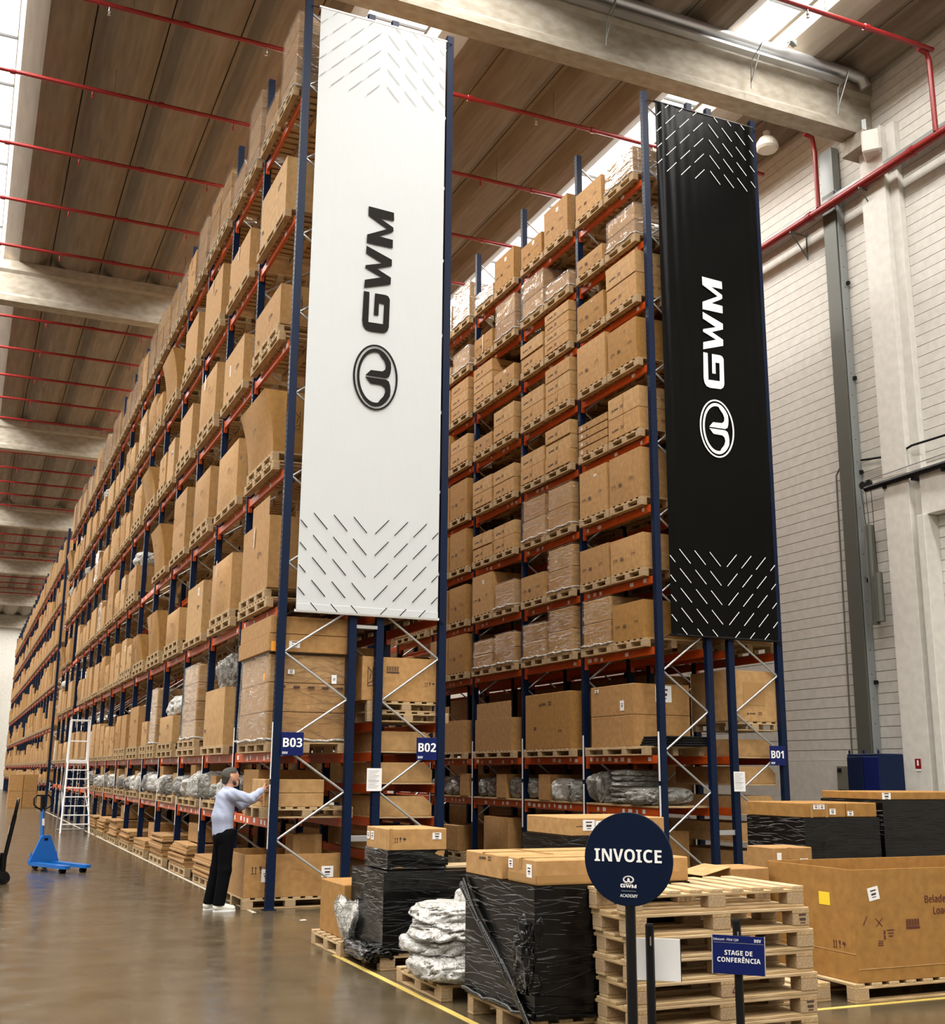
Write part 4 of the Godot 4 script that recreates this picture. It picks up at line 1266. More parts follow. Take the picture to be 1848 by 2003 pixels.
func stow_on(at: Vector3, it: Array, len: float, deep: float, spot: String, g: String, bay: int) -> void:
	var s := Vector3(deep, it[1], len)
	if it[0] == "2": s.y = minf(s.y, 0.7)
	var cm: String = ["card", "card2", "card3", "card"][rng.randi() % 4]
	var o := {"m": cm}
	if bay < 9: random_marks(s, o)
	match it[0]:
		"c":
			o.bulge = rng.randf_range(0.0, 0.025)
			carton(at, s, "brown carton on " + spot, g, o)
		"b":
			o.bulge = rng.randf_range(0.05, 0.09)
			carton(at, s, "bulging brown carton on " + spot, g, o)
		"l":
			o.bulge = 0.06; o.lean = rng.randf_range(0.08, 0.2); o.m = "card4"
			carton(at, s, "sagging brown carton leaning out on " + spot, g, o)
		"f":
			o.bulge = 0.02
			var c := carton(at, s, "tall brown carton with a raised flap on " + spot, g, o)
			put("flap", boxm(Vector3(0.008, 0.30, len * 0.62), 0.002), M[cm], c, Vector3(-deep / 2 + 0.004, s.y + 0.14, len * 0.15))
			put("flap", boxm(Vector3(deep * 0.5, 0.10, 0.008), 0.002), M[cm], c, Vector3(deep * 0.1, s.y + 0.045, len / 2 - 0.01))
		"2":
			for k in 2:
				o.bulge = 0.02
				carton(at + Vector3(0, k * (s.y + 0.002), 0), s, ["lower", "upper"][k] + " of two stacked cartons on " + spot, g, o)
		"B":
			o.bulge = 0.03
			carton(at, s, "brown carton under a plastic bag on " + spot, g, o)
			bag(at + Vector3(-0.12, s.y - 0.01, len * 0.12), Vector3(0.8, 0.45 if bay != 1 else 0.62, len * 0.6), "plastic bag bulging above the carton on " + spot, "bags on top of cartons", "bag" if bay != 1 else "baggrey", 0.0, 0, 0.2)
		"w":
			wrapped(at, s, "film-wrapped load of cartons on " + spot, g, "clearfilm" if rng.randf() < 0.5 else "milkfilm", 0.006, 0.02, bay < 6)

func rack_c_loads() -> void:
	var g1 := "cartons on the rack facing the middle aisle"
	var g2 := "pallets on the rack facing the middle aisle"
	var nm := "the B01 rack"
	# per level and bay: [near the aisle end, farther]; s = stack of n small cartons, b = big carton of height h, w = wrapped stack, t = trays
	var spec := {
		"9_0": [["w", 0.55], ["b", 0.5]], "9_1": [["b", 0.75], ["b", 0.45]], "9_2": [["b", 0.7], ["w", 0.35]], "9_3": [["w", 0.9], ["w", 0.7]],
		"8_0": [["w", 0.6], ["b", 0.3]], "8_1": [["w", 0.35], ["w", 0.95]], "8_2": [["w", 0.95], ["b", 0.4]], "8_3": [["w", 0.5], ["w", 0.3]],
		"7_0": [["s", 2, 0.40], ["b", 0.50]], "7_1": [["s", 4, 0.225], ["s", 2, 0.28]], "7_2": [["b", 0.35], ["s", 3, 0.27]], "7_3": [["s", 3, 0.27], ["b", 0.8]],
		"6_0": [["b", 0.72], ["b", 0.86]], "6_1": [["s", 3, 0.29], ["s", 2, 0.30]], "6_2": [["s", 2, 0.32], ["b", 0.3]], "6_3": [["s", 2, 0.30], ["b", 0.85]],
		"5_0": [["s", 2, 0.36], ["t", 4]], "5_1": [["s", 3, 0.29], ["s", 2, 0.29]], "5_2": [["s", 2, 0.28], ["s", 2, 0.29]], "5_3": [["b", 0.8], ["b", 0.8]],
		"4_0": [["b", 0.84], ["b", 0.82]], "4_1": [["w", 0.90], ["w", 0.82]], "4_2": [["s", 2, 0.27], ["s", 2, 0.27]], "4_3": [["b", 0.82], ["b", 0.8]],
		"3_0": [["b", 0.56], ["b", 0.58]], "3_1": [["w", 0.88], ["b", 0.46]], "3_2": [["w", 0.52], ["b", 0.82]], "3_3": [["b", 0.75], ["b", 0.75]],
		"2_0": [["b", 0.60], ["w", 0.88]], "2_1": [["w", 0.86], ["w", 0.66]], "2_2": [["w", 0.62], ["w", 0.58]], "2_3": [["b", 0.8], ["b", 0.8]]}
	for lv in range(2, 10):
		for bay in 5:
			var list: Array = spec.get("%d_%d" % [lv, bay], [["b", rng.randf_range(0.4, 0.8)], ["s", 2, 0.3]])
			for i in 2:
				var it: Array = list[i].duplicate()
				if lv < 9 and it[0] != "t": it[1 if it[0] != "s" else 2] = minf(it[1 if it[0] != "s" else 2], 0.82 if it[0] != "s" else (0.80 / it[1]))
				var z := -15.0 - BAY * bay - 0.13 - 0.525 - i * 1.05
				var at := Vector3(10.10, CLV[lv] + 0.061, z)
				var spot: String = where(lv, bay, nm) + [", outer slot", ", inner slot"][i]
				pallet(at, 1.0, 1.06, 3, PI / 2, bay < 3, "wooden pallet on " + spot, g2)
				at.y += 0.142
				at.x -= 0.02
				match it[0]:
					"b":
						var s := Vector3(1.02, it[1], rng.randf_range(0.9, 1.0))
						var o := {"m": ["card", "card2", "card4"][rng.randi() % 3], "bulge": rng.randf_range(0.0, 0.015), "marks": [["L", 0.10, s.y * 0.35, 0, 0.4], ["L", 0.32, s.y * 0.35, 2, 0.42], ["L", 0.66, s.y * 0.42, 0, 0.35], ["F", 0.3, s.y * 0.3, 4, 0.7]]}
						if rng.randf() < 0.3: o.tape = [["L", s.z / 2, s.y / 2, 0.06, s.y]]
						if rng.randf() < 0.4: o.labels = [["L", 0.55, s.y * 0.8, 0.09, 0.08]]
						carton(at, s, "single brown carton on " + spot, g1, o)
					"s":
						for k in it[1]:
							var s2 := Vector3(1.02, it[2], 0.96)
							carton(at + Vector3(rng.randf_range(-0.01, 0.01), k * (it[2] + 0.004), 0), s2, "carton %s up the stack on %s" % [ORD[k], spot], g1, {"m": ["card", "card3"][k % 2], "marks": [["L", 0.12, it[2] * 0.30, 1, 0.62], ["F", 0.2, it[2] * 0.35, 1, 0.5]], "tape": [["L", 0.48, it[2] * 0.5, 0.035, it[2] * 0.98]]})
					"t":
						for k in it[1]:
							carton(at + Vector3(0, k * 0.145, 0), Vector3(1.0, 0.13, 1.0), "carton tray, %s up on %s" % [ORD[k], spot], g1, {"m": "card2", "marks": [["L", 0.3, 0.04, 5, 0.8]], "labels": [["L", 0.12, 0.06, 0.06, 0.05]]})
					"w":
						var hh: float = it[1]
						wrapped(at, Vector3(1.0, hh, 0.94), "film-wrapped cartons on " + spot, g1, ["clearfilm", "milkfilm"][int(lv >= 8)], 0.006, 0.02)
	# second beam: three big cartons on pallets, then low goods
	var big := [["b", 0.95, 1.75, "card2"], ["c", 0.98, 1.75, "card4"], ["o", 0.62, 1.7, "card2"], ["o", 0.65, 1.7, "card2"]]
	for bay in 4:
		var zc := -15.0 - BAY * bay - 1.16
		var spot: String = where(1, bay, nm)
		pallet(Vector3(10.10, CLV[1] + 0.061, zc), 1.9, 1.06, 4, PI / 2, true, "wooden pallet on " + spot, g2)
		var s := Vector3(1.04, big[bay][1], big[bay][2])
		var y := CLV[1] + 0.203
		if bay == 0:
			for k in 2:
				var c := carton(Vector3(10.12, y + k * 0.49, zc - 0.1), Vector3(1.04, 0.485, 1.35), ["lower", "upper"][k] + " of two broad cartons on " + spot, g1, {"m": "card2", "tape": [["F", 0.5, 0.25, 0.05, 0.45]]})
				if k == 1:
					sticker(c, Vector3(1.04, 0.485, 1.35), "F", 0.55, 0.33, 0.30, 0.26)
					sticker(c, Vector3(1.04, 0.485, 1.35), "L", 1.0, 0.15, 0.12, 0.16)
					sticker(c, Vector3(1.04, 0.485, 1.35), "L", 0.2, 0.42, 0.12, 0.06)
		elif bay == 1:
			carton(Vector3(10.10, y, zc), s, "big brown carton with two printed lines on " + spot, g1, {"m": "card4", "marks": [["L", 0.55, 0.75, 1, 0.8], ["L", 0.35, 0.35, 2, 0.4], ["L", 1.3, 0.28, 0, 0.4]]})
		else:
			var c2 := open_carton(Vector3(10.10, y, zc), s, "open carton cut down one side on " + spot, g1, 0.0, "card2")
			put("raised_side", boxm(Vector3(0.008, 0.32, s.z * (0.95 if bay == 2 else 0.5)), 0.002), M.card2, c2, Vector3(-0.50, s.y + 0.155, -s.z * (0.0 if bay == 2 else 0.22)))
	# black foam sheets on the pallet nearest the aisle
	for k in 4:
		var o := put("foam_sheet", boxm(Vector3(0.9, 0.035, 0.72), 0.01), M.rubber, null, Vector3(10.15 + 0.03 * k, CLV[1] + 0.203 + 0.018 + k * 0.038, -15.42), Vector3(0, 0.05 * k, 0))
		tag(o, "black foam sheet, %s in the pile on the B01 rack" % ORD[k], "foam sheet", "black foam sheets on the rack")
	# lowest beam: bags, stacked sacks
	for bay in 4:
		var z0 := -15.0 - BAY * bay
		var spot: String = where(0, bay, nm)
		var dk := put("shelf_board", boxm(Vector3(0.98, 0.03, BAY - 0.16), 0.003), M.wood1, null, Vector3(10.15, CLV[0] + 0.077, z0 - BAY / 2))
		tag(dk, "timber shelf board on " + spot, "shelf", "timber shelf boards")
		var y := CLV[0] + 0.093
		if bay == 0:
			bag(Vector3(10.0, y, -15.55), Vector3(0.95, 0.30, 0.85), "long grey plastic-wrapped roll on the shelf by the B01 rack end", "", "baggrey", 0.2, 5, 0.12)
			for k in 6: bag(Vector3(10.05, y + k * 0.085, -16.25), Vector3(0.85, 0.13, 0.6), "flat grey sack %s up the pile on %s" % [ORD[k], spot], "flat grey sacks in a pile", "baggrey", 0.05 * k, 20 + k, 0.1)
			bag(Vector3(9.95, y, -16.95), Vector3(0.7, 0.55, 0.45), "bulging clear bag of parts on " + spot, "", "baggrey", 0.0, 31, 0.25)
		else:
			for i in 4: 
				if (i + bay) % 4 == 3: carton(Vector3(10.0, y, z0 - 0.4 - i * 0.52), Vector3(0.7, 0.45, 0.42), "small carton between bags on " + spot, g1, {"m": "card2"})
				else: bag(Vector3(9.95, y, z0 - 0.4 - i * 0.52), Vector3(0.7, 0.42, 0.5), "grey plastic bag, %s along %s" % [ORD[i], spot], "grey bags on the lowest beam of the B01 rack", ["baggrey", "bag"][int(i == 1 and bay == 1)], rng.randf() * 3.0)
		# floor bay
		var s3 := Vector3(0.95, [0.72, 0.78, 0.75, 0.5][bay], [1.0, 1.25, 1.1, 0.9][bay])
		pallet(Vector3(10.15, 0, z0 - 1.15), 1.5, 1.0, 4, PI / 2, bay < 2, "wooden pallet on the floor, %s bay of the B01 rack" % ORD[bay], g2)
		carton(Vector3(10.12, 0.142, z0 - 1.15), s3, "dim brown carton on the floor, %s bay of the B01 rack" % ORD[bay], g1, {"m": "card2", "bulge": 0.05 if bay == 2 else 0.0, "tape": [["L", s3.z / 2, s3.y * 0.6, 0.30, 0.05], ["L", s3.z / 2, s3.y * 0.5, 0.05, 0.26]] if bay == 1 else [], "labels": [["L", s3.z * 0.9, s3.y * 0.6, 0.08, 0.1]] if bay == 1 else []})

func end_shelves(x: float, nm: String) -> void:   # the narrow shelves of long cartons seen through the end frame
	var lv := [0.30, 0.72, 1.13, 1.58, 2.0]
	for i in lv.size():
		var b := put("shelf_board", boxm(Vector3(0.92, 0.02, 1.6), 0.003), M.wood2, null, Vector3(x, lv[i] - 0.012, -15.95))
		tag(b, "pale shelf board, %s up behind the %s sign" % [ORD[i], nm], "shelf", "pale shelf boards behind the signs")
		var t := thing("cut_corner_carton", Vector3(x - 0.005, lv[i], -15.95), 0.0, "long carton with a cut corner, %s shelf up behind the %s sign" % [ORD[i], nm], "box", "cut-corner cartons behind the signs")
		var m := MB.new()
		m.prism(PackedVector2Array([Vector2(-0.42, 0), Vector2(0.42, 0), Vector2(0.42, 0.17), Vector2(0.30, 0.27), Vector2(-0.42, 0.27)]), -0.78, 0.78)
		put("carton_body", m.mesh(), M.card3, t)
		put("tape", boxm(Vector3(0.84, 0.02, 0.002)), M.tape, t, Vector3(0, 0.012, 0.781))

func other_loads() -> void:
	var g := "loads on the rack marked B02"
	# rack behind the white banner
	pallet(Vector3(5.65, 2.391, -15.62), 1.2, 1.1, 3, 0.0, true, "lower pallet of two behind the B02 sign", "pallets behind the B02 sign")
	pallet(Vector3(5.62, 2.533, -15.62), 1.15, 1.1, 3, 0.0, true, "upper pallet of two behind the B02 sign", "pallets behind the B02 sign")
	carton(Vector3(5.52, 2.675, -15.62), Vector3(1.12, 0.60, 1.1), "broad brown carton with a bar code above the B02 sign", g, {"m": "card", "marks": [["F", 0.12, 0.25, 4, 0.9], ["F", 0.36, 0.38, 2, 0.8], ["F", 0.93, 0.22, 0, 0.45]]})
	for lv in range(5, 10):
		for bay in 3:
			for i in 2:
				var spot: String = where(lv - 4, bay, "the B02 rack") + [", outer slot", ", inner slot"][i]
				var at := Vector3(5.72, BLV[lv] + 0.061, -15.0 - BAY * bay - 0.66 - i * 1.05)
				pallet(at, 1.0, 1.0, 3, PI / 2, false, "wooden pallet on " + spot, "pallets on the rack marked B02")
				carton(at + Vector3(0, 0.142, 0), Vector3(1.0, rng.randf_range(0.5, 1.0), 0.95), "brown carton on " + spot, g, {"m": ["card", "card2"][rng.randi() % 2]})
	end_shelves(5.64, "B02")
	end_shelves(11.52, "B01")
	# rack facing the wall, behind the black banner
	pallet(Vector3(11.50, 2.40, -15.55), 1.0, 1.0, 3, 0.0, true, "wooden pallet under the framed-print carton above the B01 sign", "pallets above the B01 sign")
	carton(Vector3(11.48, 2.542, -15.55), Vector3(0.98, 0.80, 1.0), "large carton with a grey print panel above the B01 sign", "", {"m": "card3", "marks": [["F", 0.35, 0.1, 1, 0.5]]})
	var pp := put("print_panel", boxm(Vector3(0.42, 0.36, 0.003)), M.tape, null, Vector3(11.50, 2.98, -15.047))
	tag(pp, "grey print panel on the large carton above the B01 sign", "label")
	for lv in range(2, 10):
		for bay in 2:
			for i in 2:
				var spot2: String = where(lv, bay, "the rack facing the block wall") + [", outer slot", ", inner slot"][i]
				var at2 := Vector3(11.55, CLV[lv] + 0.061, -15.0 - BAY * bay - 0.66 - i * 1.05)
				pallet(at2, 1.0, 1.0, 3, PI / 2, false, "wooden pallet on " + spot2, "pallets on the rack facing the wall")
				carton(at2 + Vector3(0, 0.142, 0), Vector3(0.98, rng.randf_range(0.4, 0.75), 0.95), "brown carton on " + spot2, "cartons on the rack facing the wall", {"m": ["card", "card2"][rng.randi() % 2]})

func deep_loads() -> void:   # goods deep in the back-to-back racks, never seen singly
	var xs := []
	for bay in range(0, 16):
		for lv in 7:
			if lv >= 2 and bay < 3: continue
			if lv < 2 and bay < 1: continue
			xs.append(Transform3D(Basis.from_scale(Vector3(0.92, [0.7, 1.55, 1.5, 1.4, 1.5, 1.35, 1.1][lv], 2.1)), Vector3(5.62, ALV[lv] + 0.2, -15.0 - BAY * (bay + 0.5))))
		if bay > 0: xs.append(Transform3D(Basis.from_scale(Vector3(0.92, 0.85, 2.1)), Vector3(5.62, 0.01, -15.0 - BAY * (bay + 0.5))))
	for bay in range(0, 8):
		for lv in 10:
			if lv >= 2 and bay < 2: continue
			if lv < 2 and bay < 1: continue
			xs.append(Transform3D(Basis.from_scale(Vector3(0.9, [0.6, 1.3, 0.8, 0.8, 0.82, 0.85, 0.8, 0.8, 0.8, 0.5][lv], 2.1)), Vector3(11.50, CLV[lv] + 0.2, -15.0 - BAY * (bay + 0.5))))
		if bay > 0: xs.append(Transform3D(Basis.from_scale(Vector3(0.9, 0.95, 2.1)), Vector3(11.50, 0.01, -15.0 - BAY * (bay + 0.5))))
	var mm := MultiMesh.new()
	mm.transform_format = MultiMesh.TRANSFORM_3D
	mm.mesh = carton_mesh(Vector3(1, 1, 1), 0.0, 3)
	mm.instance_count = xs.size()
	for i in xs.size(): mm.set_instance_transform(i, xs[i])
	var o := MultiMeshInstance3D.new()
	o.multimesh = mm
	o.material_override = M.card2
	o.name = "deep_loads"
	o.set_meta("kind", "stuff")
	tag(o, "brown cartons filling the back rows of the racks", "boxes")
	add_child(o)

func far_loads() -> void:   # second block of racks beyond the cross aisle: too small and too many to tell apart
	for kind in 2:
		var mm := MultiMesh.new()
		mm.transform_format = MultiMesh.TRANSFORM_3D
		mm.mesh = [carton_mesh(Vector3(1, 1, 1), 0.03, 3), shared["pal0.95_1.08_3_0.14_false"]][kind]
		var xs := []
		for lv in 7:
			for bay in 22:
				for i in 2:
					if kind == 0 and rng.randf() < 0.16: continue
					var at := Vector3(4.2, [1.06, 1.90, 3.5, 5.4, 7.3, 9.2, 11.1][lv] + 0.061, -56.0 - BAY * bay - 0.65 - i * 1.05)
					if kind == 0: xs.append(Transform3D(Basis.from_scale(Vector3(1.05, rng.randf_range(0.35, 1.25) if lv > 0 else rng.randf_range(0.2, 0.5), rng.randf_range(0.55, 0.95))), at + Vector3(0, 0.142, 0)))
					else: xs.append(Transform3D(Basis(Vector3.UP, PI / 2), at))
		mm.instance_count = xs.size()
		for i in xs.size(): mm.set_instance_transform(i, xs[i])
		var o := MultiMeshInstance3D.new()
		o.multimesh = mm
		o.material_override = [M.card, M.palletfar][kind]
		o.name = ["far_cartons", "far_pallets"][kind]
		o.set_meta("kind", "stuff")
		tag(o, ["mass of cartons on the racks beyond the cross aisle", "mass of pallets on the racks beyond the cross aisle"][kind], ["boxes", "pallets"][kind])
		add_child(o)
	# loose goods on the floor by the cross aisle
	for i in 5:
		carton(Vector3(2.55 + 0.62 * (i % 3), 0.0 if i < 3 else 0.75, -58.0), Vector3(0.6, 0.74, 0.8), "carton in the heap at the cross aisle, %s one" % ORD[i], "cartons heaped at the cross aisle", {"m": ["card", "card2", "card3"][i % 3]})

# ---------------------------------------------------------------- banners and signs
func banner(x0: float, x1: float, y0: float, y1: float, dark: bool, label: String) -> void:
	var z := -14.885
	var t := thing("hanging_banner", Vector3((x0 + x1) / 2, y0, z), 0.0, label, "banner")
	var w := x1 - x0
	var h := y1 - y0
	var amp := 0.016 if dark else 0.005
	var wave := func(u: float, q: float) -> float:
		var edge := pow(1.0 - u, 6.0) * 0.7 + pow(u, 10.0) * 0.4
		var k := sin(u * 7.0 + q * 2.0) * 0.25 + edge * sin(u * 60.0 + q * 4.0) * (1.0 if dark else 0.2)
		return amp * k + 0.004 * nz.get_noise_2d(u * 60.0, q * 90.0)
	var b := MB.new()
	b.grid(func(u, q): return Vector3(lerpf(-w / 2, w / 2, u), h * q, wave.call(u, q)), 60, 40)
	b.grid(func(u, q): return Vector3(lerpf(w / 2, -w / 2, u), h * q, wave.call(1.0 - u, q) - 0.006), 60, 40)
	put("cloth", b.mesh(), M.bannerblack if dark else M.banner, t)
	var ink: Material = M.inkwhite if dark else M.inkdark
	for e in [[0.0, 0.022], [h, 0.022]]:
		put("hem_rod", brace_mesh(Vector3(-w / 2 - 0.02, e[0], -0.012), Vector3(w / 2 + 0.02, e[0], -0.012), e[1]), M.black if dark else M.inkwhite, t)
	if not dark:   # stiff white hem at the foot
		put("hem", boxm(Vector3(w, 0.10, 0.012), 0.004), M.banner, t, Vector3(0, 0.05, 0.008))
	for s in [-1, 1]:
		put("tie", brace_mesh(Vector3(s * (w / 2), h - 0.02, 0), Vector3(s * (w / 2 + 0.13), h + 0.02, -0.06), 0.008), M.black, t)
		put("tie", brace_mesh(Vector3(s * (w / 2), 0.02, 0), Vector3(s * (w / 2 + 0.11), -0.06, -0.06), 0.008), M.black, t)
	# emblem and three letters reading upwards
	var base := Transform3D(Basis(Vector3(0, 0, 1), PI / 2), Vector3(0.21 - 0.005 + (0.0 if not dark else -0.02), 4.09, 0.0165))
	logo(t, ink, base, 0.41, false)
	# chevrons of fine dashes at head and foot
	var cols := [[0.06, 0.26], [0.345, 0.545], [0.63, 0.83], [0.915, 1.01]]
	for part in 2:
		var d := MB.new()
		for s in [-1.0, 1.0]:
			for c in cols:
				for r in 5:
					var ya := (-0.10 + 0.31 * r) if part == 0 else (h + 0.12 - 0.30 * r)
					var yb: float = ya + (c[1] - c[0]) * 1.07 * (1.0 if part == 0 else -1.0)
					var a := Vector2(s * c[0], ya)
					var e2 := Vector2(s * c[1], yb)
					if part == 0 and r == 0:
						if yb < 0.0: continue
						a = a.lerp(e2, clampf(-ya / (yb - ya) + 0.06, 0, 1))
					if part == 1 and r == 0:
						a = a.lerp(e2, clampf((ya - h) / (ya - yb) + 0.06, 0, 1))
					var dv := (e2 - a).normalized() * 0.006
					var nn := Vector2(-dv.y, dv.x)
					d.prism(PackedVector2Array([a - nn, e2 - nn, e2 + nn, a + nn]), 0.0145, 0.0165)
		put("dash_print", d.mesh(), (M.inkwhite if dark else [M.inkdark, M.inkgrey][part]), t)

func aisle_sign(x: float, y: float, s: String) -> void:
	var t := thing("aisle_sign", Vector3(x, y, -14.93), 0.0, "square blue aisle sign reading %s on the rack end" % s, "sign")
	put("plate", boxm(Vector3(0.30, 0.30, 0.008), 0.002), M.signblue, t, Vector3(0, 0.15, 0))
	text(t, s, M.inkwhite, Transform3D(Basis.IDENTITY, Vector3(0, 0.165, 0.006)), 0.115)
	text(t, "DSV", M.inkwhite, Transform3D(Basis.IDENTITY, Vector3(-0.095, 0.035, 0.006)), 0.03)

func notice(x: float, label: String) -> void:
	var t := thing("paper_notice", Vector3(x, 1.47, -14.92), 0.0, label, "notice")
	put("sheet", boxm(Vector3(0.21, 0.297, 0.003), 0.0), M.paper, t, Vector3(0, 0.15, 0))
	var b := MB.new()
	for i in 11:
		var w := 0.15 - 0.05 * float((i * 7) % 3) * 0.5
		b.box(Vector3(-0.085 + w / 2, 0.265 - i * 0.022, 0.0025), Vector3(w, 0.006 if i != 6 else 0.012, 0.001))
	put("print", b.mesh(), M.inkgrey, t)
	put("highlight", boxm(Vector3(0.06, 0.008, 0.001)), M.yellow, t, Vector3(0.02, 0.20, 0.0025))

func post_stand(at: Vector3, h: float, label: String, r := 0.026) -> Node3D:
	var t := thing("barrier_post", at, 0.0, label, "post")
	put("tube", brace_mesh(Vector3(0, 0.02, 0), Vector3(0, h - 0.02, 0), r), M.black, t)
	var c := MB.new()
	c.lathe([Vector2(r, 0), Vector2(r * 1.02, 0.008), Vector2(r * 0.85, 0.02), Vector2(0, 0.024)], 14, Vector3(0, h - 0.024, 0))
	put("cap", c.mesh(), M.rubber, t)
	var f := MB.new()
	f.lathe([Vector2(0, 0), Vector2(0.16, 0), Vector2(0.16, 0.012), Vector2(0.04, 0.03), Vector2(0, 0.03)], 24)
	put("foot", f.mesh(), M.black, t)
	var k := boxm(Vector3(0.008, 0.05, 0.004))
	put("slot", k, M.steel, t, Vector3(-0.012, h - 0.10, r))
	return t

func signs() -> void:
	banner(3.945, 5.99, 3.82, 13.03, false, "tall white banner with dark emblem and letters hung on the rack end")
	banner(9.875, 11.905, 3.82, 13.0, true, "tall black banner with white emblem and letters hung on the rack end")
	aisle_sign(3.985, 1.92, "B03")
	aisle_sign(5.875, 1.885, "B02")
	aisle_sign(11.81, 1.87, "B01")
	notice(5.125, "white printed notice on the post beside the B02 sign")
	notice(11.055, "white printed notice on the post beside the B01 sign")
	for x in [4.975, 10.82]:
		var g := put("frame_tie", boxm(Vector3(0.36, 0.075, 0.05), 0.004), M.galv, null, Vector3(x, 0.86, -15.0))
		tag(g, "grey steel spacer joining the two %s rack frames" % ("B03 and B02" if x < 6 else "B01"), "spacer")
	var up := put("frame_tie", boxm(Vector3(0.30, 0.05, 0.05), 0.004), M.galv, null, Vector3(4.975, 3.66, -14.97))
	tag(up, "upper grey spacer between the frames just under the white banner", "spacer")
	# round sign on a pole
	var t := thing("round_sign", Vector3(3.575, 0, -5.9), -0.80, "round navy sign reading INVOICE on a black pole", "sign")
	put("pole", brace_mesh(Vector3(0, 0.01, -0.02), Vector3(0, 1.0, -0.02), 0.030), M.black, t)
	var f := MB.new()
	f.lathe([Vector2(0, 0), Vector2(0.20, 0), Vector2(0.20, 0.012), Vector2(0.05, 0.03), Vector2(0, 0.03)], 28)
	put("foot", f.mesh(), M.black, t)
	var d := MB.new()
	d.xf = Transform3D(Basis(Vector3.RIGHT, PI / 2), Vector3(0, 1.245, 0))
	d.lathe([Vector2(0, -0.008), Vector2(0.256, -0.008), Vector2(0.259, -0.005), Vector2(0.259, 0.005), Vector2(0.256, 0.008), Vector2(0, 0.008)], 64)
	put("disc", d.mesh(), M.signnavy, t)
	text(t, "INVOICE", M.inkwhite, Transform3D(Basis.IDENTITY, Vector3(0, 1.262, 0.010)), 0.070)
	logo(t, M.inkwhite, Transform3D(Basis.IDENTITY, Vector3(0, 1.088, 0.010)), 0.0195, true)
	put("rule", boxm(Vector3(0.085, 0.002, 0.002)), M.inkgrey, t, Vector3(0, 1.070, 0.009))
	text(t, "ACADEMY", M.inkwhite, Transform3D(Basis.IDENTITY, Vector3(0, 1.044, 0.010)), 0.0165, false)
	# two short posts
	var p2 := post_stand(Vector3(3.893, 0, -6.2), 0.85, "black barrier post holding a blank white card")
	var wc := put("card", boxm(Vector3(0.295, 0.24, 0.006), 0.001), M.paper, p2, Vector3(0.06, 0.635, -0.035), Vector3(0, -0.62, 0))
	put("border", boxm(Vector3(0.004, 0.24, 0.008)), M.black, wc, Vector3(0.149, 0, 0))
	var p3 := post_stand(Vector3(4.525, 0, -6.2), 0.85, "black barrier post with a blue STAGE DE CONFERÊNCIA card")
	var bc := put("card", boxm(Vector3(0.315, 0.225, 0.006), 0.001), M.signblue, p3, Vector3(-0.02, 0.64, 0.034), Vector3(0, -0.66, -0.02))
	put("sleeve_edge", boxm(Vector3(0.006, 0.23, 0.009)), M.inkgrey, bc, Vector3(0.158, 0, 0))
	put("sleeve_edge", boxm(Vector3(0.006, 0.23, 0.009)), M.inkgrey, bc, Vector3(-0.158, 0, 0))
	put("heading_line", boxm(Vector3(0.30, 0.0015, 0.001)), M.inkgrey, bc, Vector3(0, 0.070, 0.0035))
	text(bc, "STAGE DE", M.inkwhite, Transform3D(Basis.IDENTITY, Vector3(0, 0.012, 0.004)), 0.027)
	text(bc, "CONFERÊNCIA", M.inkwhite, Transform3D(Basis.IDENTITY, Vector3(0, -0.030, 0.004)), 0.027)
	text(bc, "Inbound - Filial CJM", M.inkwhite, Transform3D(Basis.IDENTITY, Vector3(-0.075, 0.088, 0.004)), 0.0125, false)
	text(bc, "DSV", M.inkwhite, Transform3D(Basis.IDENTITY, Vector3(0.115, 0.088, 0.004)), 0.017)

# ---------------------------------------------------------------- the staging area in front of the racks
func black_load(at: Vector3, s: Vector3, label: String, ph := 0.142, amp := 0.012) -> Node3D:
	return wrapped(at + Vector3(0, ph, 0), s, label, "", "filmblack", amp, 0.0, true)

